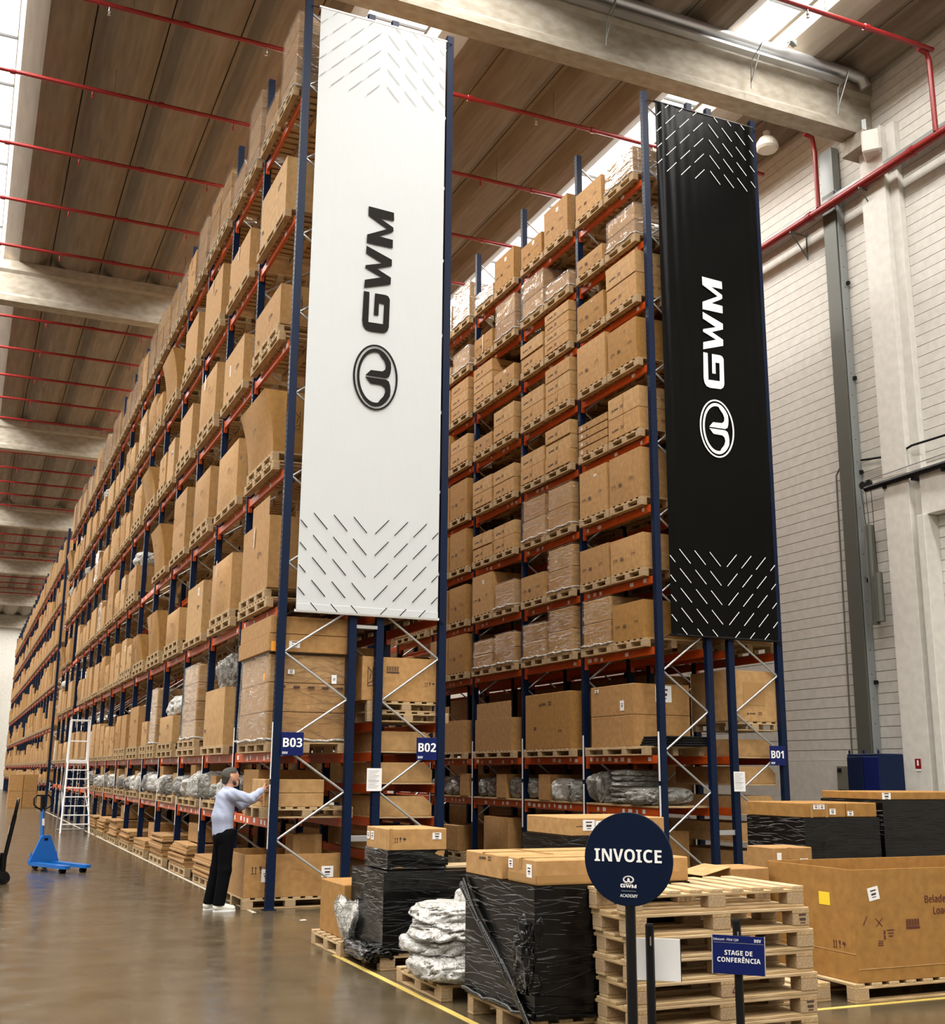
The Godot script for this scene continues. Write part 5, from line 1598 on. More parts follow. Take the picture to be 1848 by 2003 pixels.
func staging() -> void:
	# floor lines
	for l in [[Vector3(3.50, 0.0015, -9.3), Vector3(0.055, 0.003, 3.85), "yellow floor line along the staging area, towards the rack"], [Vector3(8.2, 0.0015, -7.40), Vector3(9.4, 0.003, 0.055), "yellow floor line in front of the big open carton"]]:
		var o := put("floor_line", boxm(l[1]), M.lineyellow, null, l[0])
		tag(o, l[2], "line")
	for l2 in [[-14.8, -33.0], [-33.4, -52.0]]:
		var o2 := put("floor_line", boxm(Vector3(0.05, 0.003, l2[0] - l2[1])), M.linewhite, null, Vector3(3.56, 0.0015, (l2[0] + l2[1]) / 2))
		tag(o2, "pale floor line beside the B03 rack, %s stretch" % ("first" if l2[0] > -20 else "second"), "line")
	var pg := "pallets in the staging area"
	# carton with a white bag, on a pallet
	pallet(Vector3(4.0, 0, -11.55), 1.0, 1.0, 3, PI / 2, true, "wooden pallet under the carton with the white bag", pg)
	carton(Vector3(4.0, 0.142, -11.60), Vector3(0.86, 0.50, 0.80), "brown carton with a white bag hanging on it, beside black-wrapped load", "", {"m": "card4", "tape": [["F", 0.45, 0.42, 0.5, 0.03]], "labels": [["F", 0.35, 0.40, 0.09, 0.12]]})
	# thin bag slung over the carton's edge, gathered to a tip near the floor
	var hb := MB.new()
	var wid := [0.30, 0.36, 0.34, 0.29, 0.24, 0.18, 0.10, 0.02]
	for sd2 in [1.0, -1.0]:
		hb.grid(func(u, w):
			var q: float = w * 6.999
			var ww: float = lerpf(wid[int(q)], wid[mini(int(q) + 1, 7)], q - int(q))
			var a: float = (u - 0.5) * 2.0 * sd2
			var thick: float = 0.10 * (1.0 - a * a) * sin(PI * minf(w * 1.1 + 0.12, 1.0))
			var fold: float = 0.022 * sin(a * 9.0 + w * 6.0) + 0.014 * sin(a * 21.0 - w * 9.0) + 0.03 * nz.get_noise_2d(a * 60.0, w * 120.0)
			return Vector3(a * ww * 0.62 - 0.06 * w, 0.52 - 0.50 * w + 0.03 * sin(a * 5.0) * (1.0 - w), sd2 * (thick + fold * (1.0 - absf(a) * 0.6))), 36, 36)
	var hbo := put("plastic_bag", hb.mesh(), M.bag, null, Vector3(3.66, 0.02, -11.02), Vector3(0.06, -0.5, 0))
	tag(hbo, "translucent white bag slung against the carton on the pallet", "bag")
	# black-wrapped load with a film-banded carton on top
	pallet(Vector3(4.18, 0, -10.67), 1.15, 0.95, 3, 0.0, true, "wooden pallet under the black-wrapped load topped by a carton", pg)
	black_load(Vector3(4.18, 0, -10.67), Vector3(1.12, 0.69, 0.93), "black-wrapped load on a pallet with a carton on top")
	var lip := put("film_skirt", bag_mesh(Vector3(0.30, 0.16, 0.95), 13, 0.22), M.filmblack, null, Vector3(3.62, 0.06, -10.62))
	tag(lip, "loose black film skirt at the foot of the carton-topped load", "film")
	var c1 := carton(Vector3(4.02, 0.845, -10.72), Vector3(0.58, 0.36, 0.64), "brown carton banded in black film on the black-wrapped load", "", {"m": "card", "marks": [["F", 0.06, 0.24, 0, 0.35]], "labels": [["F", 0.48, 0.29, 0.09, 0.06], ["L", 0.18, 0.28, 0.09, 0.08], ["L", 0.06, 0.28, 0.08, 0.07]], "tape": [["F", 0.02, 0.18, 0.03, 0.36]]})
	put("film_band", film_mesh(Vector3(0.605, 0.17, 0.665), 91, 0.03), M.filmblack, c1)
	for k in 2:
		var pl := put("plank", boxm(Vector3(0.5, 0.025, 0.12), 0.003), M.wood2, null, Vector3(4.55, 0.845 + 0.013, -10.42 - 0.16 * k))
		tag(pl, "pale plank lying on the black-wrapped load, %s one" % ORD[k], "plank", "planks on the black load")
	# sacks on a pallet
	pallet(Vector3(4.12, 0, -9.19), 1.0, 1.1, 3, PI / 2, true, "wooden pallet under the pile of white plastic sacks", pg, 0.12)
	var sk := [[3.80, 0.122, -9.00, 0.70, 0.20, 0.85, "bag"], [4.25, 0.122, -9.25, 0.75, 0.22, 0.85, "baggrey"], [3.86, 0.27, -9.15, 0.75, 0.19, 0.90, "bag"], [4.30, 0.28, -9.10, 0.75, 0.20, 0.80, "bagdark"], [3.88, 0.40, -9.10, 0.78, 0.18, 0.86, "bag"], [4.32, 0.42, -9.15, 0.7, 0.18, 0.8, "bagdark"], [3.92, 0.52, -9.20, 0.74, 0.17, 0.84, "bag"], [4.34, 0.54, -9.10, 0.7, 0.17, 0.85, "bag"]]
	for i in sk.size():
		var q: Array = sk[i]
		bag(Vector3(q[0], q[1], q[2]), Vector3(q[3], q[4], q[5]), "%s plastic sack, %s laid in the pile on the pallet" % [{"bag": "white", "baggrey": "grey", "bagdark": "dark"}[q[6]], ORD[i]], "sacks piled on the pallet", q[6], rng.randf_range(-0.3, 0.3), 100 + i, 0.15)
	bag(Vector3(3.98, 0.66, -9.25), Vector3(0.12, 0.12, 0.12), "knotted neck of the topmost white sack", "", "bag", 0.0, 121, 0.2)
	# big black-wrapped load with broad cartons on top
	pallet(Vector3(4.21, 0, -7.72), 1.2, 1.1, 3, 0.0, true, "wooden pallet under the tall black-wrapped load by the round sign", pg)
	var bl := black_load(Vector3(4.215, 0, -7.725), Vector3(1.23, 0.84, 1.15), "tall black-wrapped load with broad cartons on top by the sign")
	var rope := MB.new()
	for j in 3:
		var pts := []
		for i in 12:
			var u := i / 11.0
			pts.append(Vector3(-0.64 - 0.02 * sin(u * 5.0 + j), 0.80 - u * 0.78 - 0.03 * j, -0.55 + u * (0.95 + 0.1 * j)))
		rope.tube(pts, 0.016 + 0.008 * (j % 2), 5)
	put("film_rope", rope.mesh(), M.filmblack, bl)
	var gat := put("film_bunch", bag_mesh(Vector3(0.16, 0.50, 0.26), 57, 0.45), M.filmblack, bl)
	gat.position = Vector3(-0.60, 0.16, 0.46)
	carton(Vector3(4.215, 0.984, -7.98), Vector3(1.23, 0.165, 0.64), "broad flat carton on the tall black load, side away from the stack", "broad cartons on the tall black load", {"m": "card", "marks": [["L", 0.25, 0.11, 1, 0.35]], "tape": [["T", 0.6, 0.32, 1.2, 0.05], ["T", 0.4, 0.32, 0.05, 0.62]]})
	carton(Vector3(4.225, 0.984, -7.38), Vector3(1.21, 0.165, 0.44), "broad flat carton with two paper labels on the tall black load", "broad cartons on the tall black load", {"m": "card", "labels": [["L", 0.05, 0.12, 0.07, 0.06], ["L", 0.34, 0.09, 0.08, 0.085]], "tape": [["L", 0.22, 0.04, 0.44, 0.05], ["F", 0.6, 0.04, 1.2, 0.05], ["T", 0.6, 0.22, 1.2, 0.05], ["L", 0.20, 0.13, 0.04, 0.07]]})
	# stack of empty pallets
	for i in 7:
		var sh: float = [0.0, 0.0, 0.01, -0.01, 0.0, -0.02, -0.045][i]
		var p := pallet(Vector3(4.77 + sh, 0.1395 * i, -7.06 + sh * 0.6), 1.44, 0.82, 3, rng.randf_range(-0.006, 0.006), true, "empty wooden pallet, %s up in the stack behind the posts" % ORD[i], "stack of empty pallets", 0.139, i < 6)
		if i == 2:
			var tr := MB.new()
			for k in 3:
				var a0 := TAU * k / 3.0 + PI / 2
				var a1 := TAU * (k + 1) / 3.0 + PI / 2
				tr.tube([Vector3(cos(a0), sin(a0), 0) * 0.034, Vector3(cos(a1), sin(a1), 0) * 0.034], 0.004, 4)
			put("brand_mark", tr.mesh(), M.printred, p, Vector3(0.045, 0.066, 0.412))
		if i in [1, 5]:
			put("brand_mark", marks_mesh(5), M.print, p, Vector3(0.66, 0.066, 0.412))
	# big open carton on its pallet
	pallet(Vector3(7.62, 0, -8.0), 2.2, 1.1, 3, 0.0, true, "wide wooden pallet under the big open carton", pg, 0.145)
	var bs := Vector3(2.10, 0.845, 1.06)
	var oc := open_carton(Vector3(7.62, 0.147, -7.99), bs, "big open-topped brown carton printed with loading text", "", 0.0, "card4")
	sticker(oc, bs, "L", 0.72, 0.60, 0.13, 0.10, "yellow", 0.0, false)
	sticker(oc, bs, "F", 0.20, 0.66, 0.11, 0.10, "paper", 0.18)
	var mk := [["L", 0.80, 0.24, 0, 0.45], ["F", 0.24, 0.44, 3, 0.75], ["F", 0.52, 0.38, 2, 0.62]]
	for q2 in mk:
		var pr := put("print", marks_mesh(q2[3]), M.printred, oc)
		pr.transform = on_face(bs, q2[0], q2[1], q2[2])
		pr.scale = Vector3.ONE * q2[4]
	var st := put("print", brace_mesh(Vector3(-0.02, -0.03, 0), Vector3(0.02, 0.03, 0), 0.004), M.printred, oc)
	st.transform = on_face(bs, "F", 0.10, 0.46)
	text(oc, "Beladen / Entladen", M.printred, on_face(bs, "F", 1.05, 0.60), 0.055, false, "print")
	text(oc, "Load / Unload", M.printred, on_face(bs, "F", 1.05, 0.51), 0.055, false, "print")
	put("fold_line", boxm(Vector3(0.004, 0.006, 1.04)), M.card3, oc, Vector3(-1.052, 0.21, 0))
	put("fold_line", boxm(Vector3(2.08, 0.006, 0.004)), M.card3, oc, Vector3(0, 0.10, 0.532))
	# pallet corner peeping out behind the stack
	pallet(Vector3(5.86, 0, -8.12), 1.15, 0.98, 3, 0.0, true, "wooden pallet on the floor between the stack and the open carton", pg)
	# cartons behind
	var bt := thing("open_flap_box", Vector3(6.30, 0.142, -8.62), 0.0, "brown carton with one flap folded out beside the big carton", "box")
	put("carton_body", carton_mesh(Vector3(0.40, 0.80, 0.42), 0.0, 1), M.card2, bt)
	put("flap", boxm(Vector3(0.30, 0.006, 0.40), 0.002), M.card3, bt, Vector3(-0.33, 0.78, 0.0), Vector3(0, 0, 0.22))
	pallet(Vector3(6.35, 0, -8.85), 1.0, 0.9, 3, 0.0, true, "wooden pallet under the carton with the folded-out flap", pg)
	carton(Vector3(7.12, 0.142, -9.05), Vector3(0.44, 0.93, 0.40), "upright carton with two labels behind the big open carton", "", {"m": "card2", "labels": [["F", 0.06, 0.84, 0.05, 0.09], ["F", 0.34, 0.80, 0.09, 0.06]], "tape": [["F", 0.18, 0.88, 0.05, 0.10]]})
	pallet(Vector3(7.15, 0, -9.05), 1.0, 0.75, 3, 0.0, true, "wooden pallet behind the big open carton", pg)
	# black-wrapped group in the middle distance
	pallet(Vector3(5.95, 0, -10.5), 1.15, 1.0, 3, 0.0, true, "wooden pallet under the black-wrapped load behind the round sign", pg)
	black_load(Vector3(5.95, 0, -10.5), Vector3(1.10, 0.99, 0.98), "black-wrapped load with one flat carton behind the round sign")
	carton(Vector3(5.97, 1.134, -10.5), Vector3(1.06, 0.17, 0.94), "flat carton on the black-wrapped load behind the round sign", "", {"m": "card", "labels": [["F", 0.20, 0.10, 0.13, 0.10], ["F", 0.34, 0.09, 0.13, 0.10]], "marks": [["F", 0.06, 0.08, 1, 0.2]]})
	pallet(Vector3(5.86, 0, -9.45), 0.9, 0.8, 3, 0.0, true, "wooden pallet under the tangle of white straps", pg)
	black_load(Vector3(5.86, 0, -9.45), Vector3(0.86, 0.70, 0.76), "low black-wrapped load under the white straps")
	for k in 7:
		var sp := MB.new()
		var pts2 := []
		for i in 9:
			var u2 := i / 8.0
			pts2.append(Vector3(0.26 * sin(u2 * 5.0 + k * 1.3), 0.02 + 0.07 * absf(sin(u2 * 4.0 + k)), 0.22 * cos(u2 * 4.0 + k * 0.9)))
		sp.tube(pts2, 0.018, 5)
		var so := put("plastic_strap", sp.mesh(), M.bag, null, Vector3(5.9, 0.845, -9.4))
		tag(so, "crumpled white plastic strap in the tangle on the low black load", "strap", "white straps on the low black load")
	pallet(Vector3(8.73, 0, -10.5), 1.1, 1.0, 3, 0.0, true, "wooden pallet under the black load with two flat cartons", pg)
	black_load(Vector3(8.73, 0, -10.5), Vector3(1.02, 1.14, 0.98), "black-wrapped load with labelled flat cartons beside the block wall aisle")
	carton(Vector3(8.51, 1.284, -10.5), Vector3(0.58, 0.15, 0.94), "flat carton with tape and labels on the black load by the wall aisle", "flat cartons on the black load by the wall aisle", {"m": "card4", "labels": [["F", 0.18, 0.11, 0.07, 0.05], ["F", 0.26, 0.11, 0.07, 0.05], ["F", 0.40, 0.06, 0.08, 0.06]], "tape": [["F", 0.12, 0.075, 0.03, 0.15], ["F", 0.32, 0.075, 0.03, 0.15]]})
	carton(Vector3(9.02, 1.284, -10.5), Vector3(0.42, 0.15, 0.94), "plain flat carton next to the taped one by the wall aisle", "flat cartons on the black load by the wall aisle", {"m": "card4", "labels": [["F", 0.05, 0.04, 0.08, 0.05]]})
	pallet(Vector3(10.03, 0, -10.5), 1.5, 1.0, 4, 0.0, true, "wooden pallet under the tallest black-wrapped load", pg)
	black_load(Vector3(10.03, 0, -10.5), Vector3(1.48, 1.32, 1.0), "tallest black-wrapped load, beside the one with labelled cartons")
	carton(Vector3(10.03, 1.466, -10.5), Vector3(1.46, 0.085, 0.98), "thin carton layer showing on the tallest black-wrapped load", "", {"m": "card4", "labels": [["F", 0.06, 0.04, 0.12, 0.07]]})
	var yb := put("yellow_crate", boxm(Vector3(0.18, 0.13, 0.25), 0.01), M.yellow, null, Vector3(7.0, 0.71, -16.2))
	yb.position = Vector3(9.9, 0.065, -21.2)
	tag(yb, "small yellow crate on the floor deep in the middle aisle", "crate")
	var scrap := put("paper_scrap", boxm(Vector3(0.07, 0.004, 0.045)), M.paper, null, Vector3(3.93, 0.002, -13.9), Vector3(0, 0.4, 0))
	tag(scrap, "scrap of white paper lying on the open floor", "scrap")

# ---------------------------------------------------------------- handling gear in the aisle
func jack(at: Vector3, turn: float, m: String, label: String) -> void:   # forks along +z
	var t := thing("pallet_jack", at, turn, label, "pallet jack")
	for s in [-1, 1]:
		var f := MB.new()
		f.prism(PackedVector2Array([Vector2(-0.08, 0.0), Vector2(0.08, 0.0), Vector2(0.08, 1.05), Vector2(0.05, 1.15), Vector2(-0.05, 1.15), Vector2(-0.08, 1.05)]), 0.075, 0.13)
		var fm := put("fork", f.mesh(), M[m], t, Vector3(s * 0.19, 0, 0), Vector3(PI / 2, 0, 0))
		fm.transform = Transform3D(Basis(Vector3(1, 0, 0), Vector3(0, 0, 1), Vector3(0, 1, 0)), Vector3(s * 0.19, 0, 0))
		var w := MB.new()
		w.tube([Vector3(s * 0.19 - 0.05, 0.04, 0.98), Vector3(s * 0.19 + 0.05, 0.04, 0.98)], 0.04, 12)
		put("roller", w.mesh(), M.rubber, t)
		var w2 := MB.new()
		w2.tube([Vector3(s * 0.09 - 0.025, 0.09, -0.16), Vector3(s * 0.09 + 0.025, 0.09, -0.16)], 0.09, 16)
		put("steer_wheel", w2.mesh(), M.rubber, t)
	var p := MB.new()
	p.prism(PackedVector2Array([Vector2(-0.27, 0.07), Vector2(0.27, 0.07), Vector2(0.27, 0.15), Vector2(0.09, 0.56), Vector2(0.05, 0.58), Vector2(-0.05, 0.58), Vector2(-0.09, 0.56), Vector2(-0.27, 0.15)]), -0.05, -0.015)
	put("front_plate", p.mesh(), M[m], t)
	var p2 := MB.new()
	p2.xf = Transform3D(Basis(Vector3.UP, PI / 2), Vector3.ZERO)
	for s2 in [-0.245, 0.235]: p2.prism(PackedVector2Array([Vector2(0.02, 0.08), Vector2(0.16, 0.10), Vector2(0.05, 0.30)]), s2, s2 + 0.012)
	put("side_gusset", p2.mesh(), M[m], t)
	put("badge", boxm(Vector3(0.07, 0.045, 0.004)), M.black, t, Vector3(0, 0.51, -0.012))
	put("pump", brace_mesh(Vector3(0, 0.14, -0.13), Vector3(0, 0.46, -0.13), 0.05), M[m], t)
	put("tiller", brace_mesh(Vector3(0, 0.40, -0.15), Vector3(0, 1.02, -0.24), 0.032), M[m], t)
	put("tiller_sticker", boxm(Vector3(0.045, 0.12, 0.004)), M.paper, t, Vector3(0, 0.80, -0.172), Vector3(-0.14, 0, 0))
	var h := MB.new()
	h.tube([Vector3(0, 1.0, -0.24), Vector3(-0.13, 1.06, -0.245), Vector3(-0.165, 1.10, -0.25), Vector3(-0.165, 1.20, -0.265), Vector3(-0.12, 1.26, -0.27), Vector3(0.12, 1.26, -0.27), Vector3(0.165, 1.20, -0.265), Vector3(0.165, 1.10, -0.25), Vector3(0.13, 1.06, -0.245), Vector3(0, 1.0, -0.24)], 0.015, 8)
	put("handle", h.mesh(), M.black, t)
	put("handle_stem", boxm(Vector3(0.075, 0.28, 0.05), 0.01), M.black, t, Vector3(0, 1.12, -0.252), Vector3(-0.13, 0, 0))

func ladder(at: Vector3) -> void:
	var t := thing("platform_ladder", at, 0.0, "aluminium platform ladder with guard rails beside the B03 rack", "ladder")
	for s in [-1, 1]:
		put("stile", brace_mesh(Vector3(s * 0.38, 0, 0), Vector3(s * 0.27, 1.95, -0.75), 0.028), M.inkwhite, t)
		put("rear_leg", brace_mesh(Vector3(s * 0.38, 0, -1.5), Vector3(s * 0.27, 1.95, -1.2), 0.025), M.galv, t)
		put("guard_post", brace_mesh(Vector3(s * 0.27, 1.95, -0.75), Vector3(s * 0.25, 3.10, -0.75), 0.024), M.inkwhite, t)
		put("guard_post", brace_mesh(Vector3(s * 0.27, 1.95, -1.2), Vector3(s * 0.25, 3.10, -1.2), 0.024), M.inkwhite, t)
		put("guard_rail", brace_mesh(Vector3(s * 0.25, 3.10, -0.75), Vector3(s * 0.25, 3.10, -1.2), 0.022), M.inkwhite, t)
		put("side_brace", brace_mesh(Vector3(s * 0.355, 0.45, -0.17), Vector3(s * 0.31, 1.1, -1.33), 0.014), M.galv, t)
	for y in [2.52, 3.10]: put("guard_rail", brace_mesh(Vector3(-0.25, y, -1.2), Vector3(0.25, y, -1.2), 0.02), M.inkwhite, t)
	put("guard_rail", brace_mesh(Vector3(-0.25, 3.10, -0.75), Vector3(0.25, 3.10, -0.75), 0.02), M.inkwhite, t)
	put("platform", boxm(Vector3(0.56, 0.10, 0.50), 0.01), M.paper, t, Vector3(0, 1.94, -0.98))
	for i in 7:
		var u := (i + 1) / 8.0
		put("rung", boxm(Vector3(0.76 - 0.22 * u, 0.03, 0.08), 0.006), M.inkwhite, t, Vector3(0, 1.95 * u, -0.75 * u))
	put("base_bar", brace_mesh(Vector3(-0.38, 0.05, -1.48), Vector3(0.38, 0.05, -1.48), 0.02), M.galv, t)

func aisle_gear() -> void:
	jack(Vector3(1.58, 0, -22.35), 0.42, "jack", "blue hand pallet jack standing empty in the wide aisle")
	ladder(Vector3(3.14, 0, -34.3))
	jack(Vector3(0.66, 0, -19.75), -PI * 0.5, "black", "hand pallet jack with a black handle at the timber crate")
	var c := thing("timber_crate", Vector3(0.20, 0, -19.75), 0.0, "stack of timber crate frames on the pallet jack", "crate")
	for k in 5:
		put("frame_board", boxm(Vector3(0.78, 0.17, 1.0), 0.01), M[["wood0", "wood2"][k % 2]], c, Vector3(-0.03 * (k % 2), 0.55 + k * 0.19, 0))
		put("lip", boxm(Vector3(0.84, 0.03, 1.04), 0.005), M.wood1, c, Vector3(0, 0.645 + k * 0.19, 0))
	put("skid", boxm(Vector3(0.8, 0.32, 0.9), 0.01), M.wood1, c, Vector3(-0.05, 0.30, 0))

# ---------------------------------------------------------------- the man at the rack
func join(parts: Array) -> Mesh:
	var b := MB.new()
	for m in parts:
		var a: Array = (m as Mesh).surface_get_arrays(0)
		var k := b.v.size()
		b.v.append_array(a[Mesh.ARRAY_VERTEX]); b.n.append_array(a[Mesh.ARRAY_NORMAL]); b.t.append_array(a[Mesh.ARRAY_TEX_UV])
		for i in (a[Mesh.ARRAY_INDEX] as PackedInt32Array): b.ix.append(i + k)
	return b.mesh()

func hand_bones(wr: Vector3, fwd: Vector3, up: Vector3, thumb_side: float) -> Array:
	# palm flat against the carton: four curled fingers and a thumb
	var side := fwd.cross(up).normalized() * thumb_side
	var out := [[wr, wr + fwd * 0.045, 0.026, 0.030], [wr + fwd * 0.045 - up * 0.022, wr + fwd * 0.085 - up * 0.028, 0.022, 0.016], [wr + fwd * 0.045 + up * 0.022, wr + fwd * 0.09 + up * 0.028, 0.022, 0.016]]
	var lens := [0.070, 0.080, 0.076, 0.060]
	for i in 4:
		var o := up * (0.030 - 0.020 * i)
		var a := wr + fwd * 0.088 + o
		var b: Vector3 = a + fwd * lens[i] * 0.5 + side * 0.008
		out.append([a, b, 0.0095, 0.009])
		out.append([b, b + fwd * lens[i] * 0.38 + side * 0.026, 0.009, 0.0078])
	var t0 := wr + fwd * 0.035 + up * 0.030
	out.append([t0, t0 + fwd * 0.038 + up * 0.030 + side * 0.012, 0.013, 0.011])
	out.append([t0 + fwd * 0.038 + up * 0.030 + side * 0.012, t0 + fwd * 0.068 + up * 0.040 + side * 0.022, 0.011, 0.009])
	return out

func person() -> void:
	var P := Vector3(3.22, 0, -15.17)
	var t := thing("person", P, 0.0, "man in pale blue shirt, black trousers and white shoes reaching for cartons", "person")
	var hipR := Vector3(0.0, 0.93, 0.09)
	var hipL := Vector3(-0.01, 0.93, -0.09)
	var kneeR := Vector3(0.0, 0.50, 0.10)
	var kneeL := Vector3(-0.055, 0.50, -0.11)
	var ankR := Vector3(-0.05, 0.09, 0.10)
	var ankL := Vector3(-0.13, 0.09, -0.13)
	var shR := Vector3(0.03, 1.425, 0.175)
	var shL := Vector3(0.03, 1.415, -0.175)
	var elR := Vector3(0.255, 1.375, 0.20)
	var elL := Vector3(0.245, 1.285, -0.19)
	var wrR := Vector3(0.425, 1.475, 0.085)
	var wrL := Vector3(0.405, 1.365, -0.11)
	var head := Vector3(0.035, 1.635, 0)
	# skin: one body with finer head and hands
	var body := [[Vector3(-0.01, 0.95, 0), Vector3(-0.02, 1.2, 0), 0.115, 0.115], [Vector3(-0.02, 1.2, 0), Vector3(0.0, 1.40, 0), 0.12, 0.11], [Vector3(0.0, 1.40, 0), Vector3(0.02, 1.52, 0), 0.07, 0.052], [Vector3(0.02, 1.50, 0), Vector3(0.03, 1.58, 0), 0.052, 0.052],
		[hipR, kneeR, 0.075, 0.05], [kneeR, ankR, 0.048, 0.033], [hipL, kneeL, 0.075, 0.05], [kneeL, ankL, 0.048, 0.033], [shR, elR, 0.045, 0.036], [elR, wrR, 0.036, 0.026], [shL, elL, 0.045, 0.036], [elL, wrL, 0.036, 0.026], [ankR, ankR + Vector3(0.13, -0.05, 0), 0.03, 0.025], [ankL, ankL + Vector3(0.13, -0.05, 0), 0.03, 0.025], [head, head, 0.085, 0.085]]
	var bm := sdf_mesh(body, Vector3(-0.35, -0.02, -0.36), Vector3(0.5, 1.78, 0.36), 0.014, 0.03)
	var hb := [[head + Vector3(-0.022, 0.02, 0), head + Vector3(0.012, 0.028, 0), 0.088, 0.086, Vector3(1, 1, 1.16)], [head + Vector3(0.03, -0.045, 0), head + Vector3(0.062, -0.072, 0), 0.060, 0.044, Vector3(1, 1, 1.05)], [head + Vector3(0.05, 0.015, 0), head + Vector3(0.066, 0.0, 0), 0.055, 0.045, Vector3(1, 1, 0.95)],
		[head + Vector3(0.098, 0.012, 0), head + Vector3(0.118, -0.022, 0), 0.009, 0.0135], [head + Vector3(0.09, 0.028, 0.028), head + Vector3(0.09, 0.028, -0.028), 0.012, 0.012], [head + Vector3(0.090, -0.052, 0.012), head + Vector3(0.090, -0.052, -0.012), 0.012, 0.012], [head + Vector3(0.083, -0.088, 0), head + Vector3(0.083, -0.088, 0.004), 0.018, 0.018],
		[head + Vector3(-0.012, 0.012, 0.076), head + Vector3(-0.004, -0.028, 0.074), 0.014, 0.010], [head + Vector3(-0.012, 0.012, -0.076), head + Vector3(-0.004, -0.028, -0.074), 0.014, 0.010], [head + Vector3(-0.02, -0.15, 0), head + Vector3(-0.01, -0.05, 0), 0.054, 0.056]]
	var hm := sdf_mesh(hb, head + Vector3(-0.15, -0.18, -0.12), head + Vector3(0.16, 0.15, 0.12), 0.005, 0.014)
	var h1 := sdf_mesh(hand_bones(wrR, Vector3(0.72, 0.16, -0.30).normalized(), Vector3(-0.15, 0.98, 0.0).normalized(), -1.0), wrR + Vector3(-0.06, -0.09, -0.16), wrR + Vector3(0.20, 0.14, 0.10), 0.0035, 0.008)
	var h2 := sdf_mesh(hand_bones(wrL, Vector3(0.80, 0.15, 0.25).normalized(), Vector3(-0.15, 0.98, 0.0).normalized(), 1.0), wrL + Vector3(-0.06, -0.09, -0.10), wrL + Vector3(0.20, 0.14, 0.16), 0.0035, 0.008)
	put("body", join([bm, hm, h1, h2]), M.skin, t)
	var hair := sdf_mesh([[head + Vector3(-0.028, 0.028, 0), head + Vector3(0.010, 0.040, 0), 0.097, 0.094, Vector3(1, 1, 1.14)], [head + Vector3(-0.065, -0.04, 0), head + Vector3(-0.05, 0.0, 0), 0.05, 0.07, Vector3(1, 1, 0.85)]], head + Vector3(-0.16, -0.14, -0.13), head + Vector3(0.16, 0.17, 0.13), 0.006, 0.02,
		func(p: Vector3, s: float) -> float:
			var q := p - head
			var face := maxf(q.x - 0.058 + (0.05 - q.y) * 0.15, -(q.y - 0.055) * 0.8)
			var side := minf(q.x + 0.028, 0.06 - q.y)
			return maxf(s, maxf(minf(face, q.x - 0.045), side * 0.9)))
	put("hair", hair, M.hair, t)
	put("beard", sdf_mesh([[head + Vector3(0.035, -0.062, 0.038), head + Vector3(0.080, -0.086, 0.0), 0.026, 0.024], [head + Vector3(0.035, -0.062, -0.038), head + Vector3(0.080, -0.086, 0.0), 0.026, 0.024], [head + Vector3(0.012, -0.03, 0.062), head + Vector3(0.035, -0.062, 0.042), 0.014, 0.022]], head + Vector3(-0.03, -0.14, -0.10), head + Vector3(0.13, 0.02, 0.10), 0.005, 0.012), M.hair, t)
	for s in [-1.0, 1.0]:
		var ey := MB.new()
		ey.lathe([Vector2(0, -0.009), Vector2(0.008, -0.005), Vector2(0.009, 0), Vector2(0.008, 0.005), Vector2(0, 0.009)], 8)
		put("eye", ey.mesh(), M.black, t, head + Vector3(0.092, 0.012, s * 0.03))
	# shirt: hem hangs lower behind
	var shirt := [[Vector3(-0.025, 0.90, 0), Vector3(-0.045, 1.15, 0), 0.130, 0.130, Vector3(1, 1, 0.76)], [Vector3(-0.045, 1.15, 0), Vector3(-0.015, 1.38, 0), 0.130, 0.122, Vector3(1, 1, 0.72)], [Vector3(-0.005, 1.40, 0), Vector3(0.012, 1.475, 0), 0.10, 0.072], [Vector3(0.0, 1.40, 0.10), shR, 0.075, 0.078], [Vector3(0.0, 1.40, -0.10), shL, 0.075, 0.078],
		[shR, elR, 0.074, 0.058], [elR, wrR, 0.056, 0.042], [shL, elL, 0.074, 0.058], [elL, wrL, 0.056, 0.042]]
	put("shirt", sdf_mesh(shirt, Vector3(-0.28, 0.80, -0.36), Vector3(0.52, 1.56, 0.36), 0.011, 0.035, func(p: Vector3, s: float) -> float:
		var hem := 0.955 + 0.28 * p.x + 0.012 * sin(p.z * 40.0)
		var wrinkle := 0.004 * sin((p.y * 0.9 + p.x * 1.3) * 42.0 + p.z * 9.0 + 3.0 * sin(p.y * 9.0))
		return maxf(s + wrinkle * clampf((p.x + 0.25) * 3.0, 0.2, 1.0), maxf(hem - p.y, p.x - (0.47 if p.y > 1.2 else 9.0)))), M.shirt, t)
	var collar := MB.new()
	var ring := []
	for i in 13: ring.append(Vector3(0.022 + 0.068 * cos(TAU * i / 12.0), 1.495 + 0.014 * cos(TAU * i / 12.0 + PI), 0.066 * sin(TAU * i / 12.0)))
	collar.tube(ring, 0.017, 6)
	put("collar", collar.mesh(), M.shirt, t)
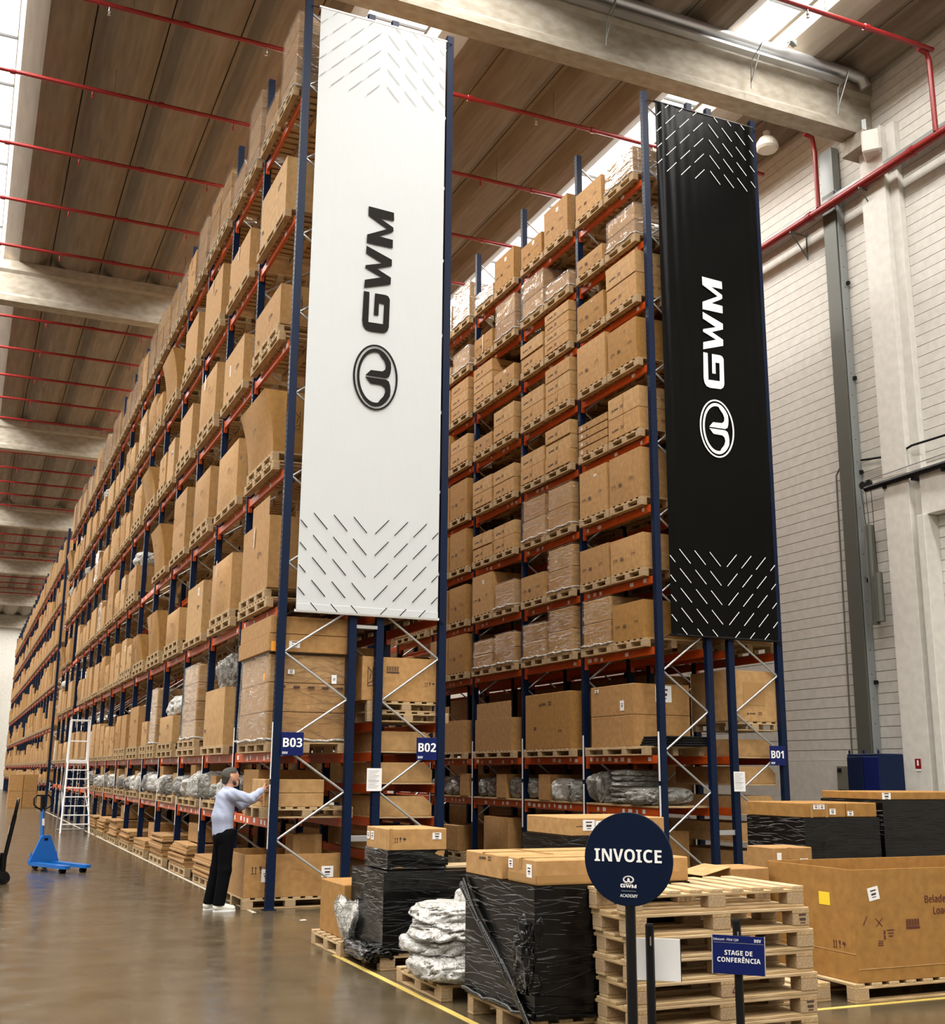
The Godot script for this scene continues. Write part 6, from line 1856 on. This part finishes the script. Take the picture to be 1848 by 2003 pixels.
	put("trousers", sdf_mesh([[Vector3(-0.01, 0.99, 0), Vector3(-0.01, 0.90, 0), 0.122, 0.135, Vector3(1, 1, 0.82)], [hipR, kneeR, 0.104, 0.082], [kneeR, ankR, 0.084, 0.074], [hipL, kneeL, 0.104, 0.082], [kneeL, ankL, 0.084, 0.074], [Vector3(-0.03, 0.90, 0.06), Vector3(-0.03, 0.90, -0.06), 0.115, 0.115]], Vector3(-0.30, 0.04, -0.30), Vector3(0.22, 1.05, 0.28), 0.012, 0.03, func(p: Vector3, s: float) -> float: return maxf(s, maxf(p.y - 1.0, 0.075 - p.y))), M.trousers, t)
	var belt := MB.new()
	var br := []
	for i in 17: br.append(Vector3(-0.01 + 0.128 * cos(TAU * i / 16.0), 0.992, 0.155 * sin(TAU * i / 16.0)))
	belt.tube(br, 0.016, 6)
	put("belt", belt.mesh(), M.black, t)
	for e in [[ankR, 0.05], [ankL, 0.0]]:
		var a: Vector3 = e[0]
		var sh := sdf_mesh([[Vector3(a.x - 0.03, 0.055, a.z), Vector3(a.x + 0.17, 0.038, a.z), 0.046, 0.036, Vector3(1, 1, 0.95)], [Vector3(a.x - 0.015, 0.06, a.z), Vector3(a.x, 0.10, a.z), 0.046, 0.043], [Vector3(a.x + 0.02, 0.085, a.z), Vector3(a.x + 0.11, 0.05, a.z), 0.036, 0.034]], Vector3(a.x - 0.11, 0.0, a.z - 0.08), Vector3(a.x + 0.24, 0.18, a.z + 0.08), 0.007, 0.02, func(p: Vector3, s: float) -> float: return maxf(s, maxf(0.016 - p.y, p.y - 0.125)))
		var so := put("shoe", sh, M.shoe, t)
		var sl := MB.new()
		var op := PackedVector2Array()
		for i in 24:
			var an := TAU * i / 24.0
			op.append(Vector2(a.x + 0.07 + 0.142 * cos(an), a.z + 0.046 * sin(an) * (1.0 + 0.1 * cos(an))))
		sl.xf = Transform3D(Basis(Vector3(1, 0, 0), Vector3(0, 0, 1), Vector3(0, -1, 0)), Vector3.ZERO)
		sl.prism(op, -0.022, 0.0)
		put("sole", sl.mesh(), M.paper, so)
	put("watch", brace_mesh(wrL + Vector3(-0.005, 0, 0), wrL + Vector3(0.018, 0.003, 0.008), 0.034), M.black, t)
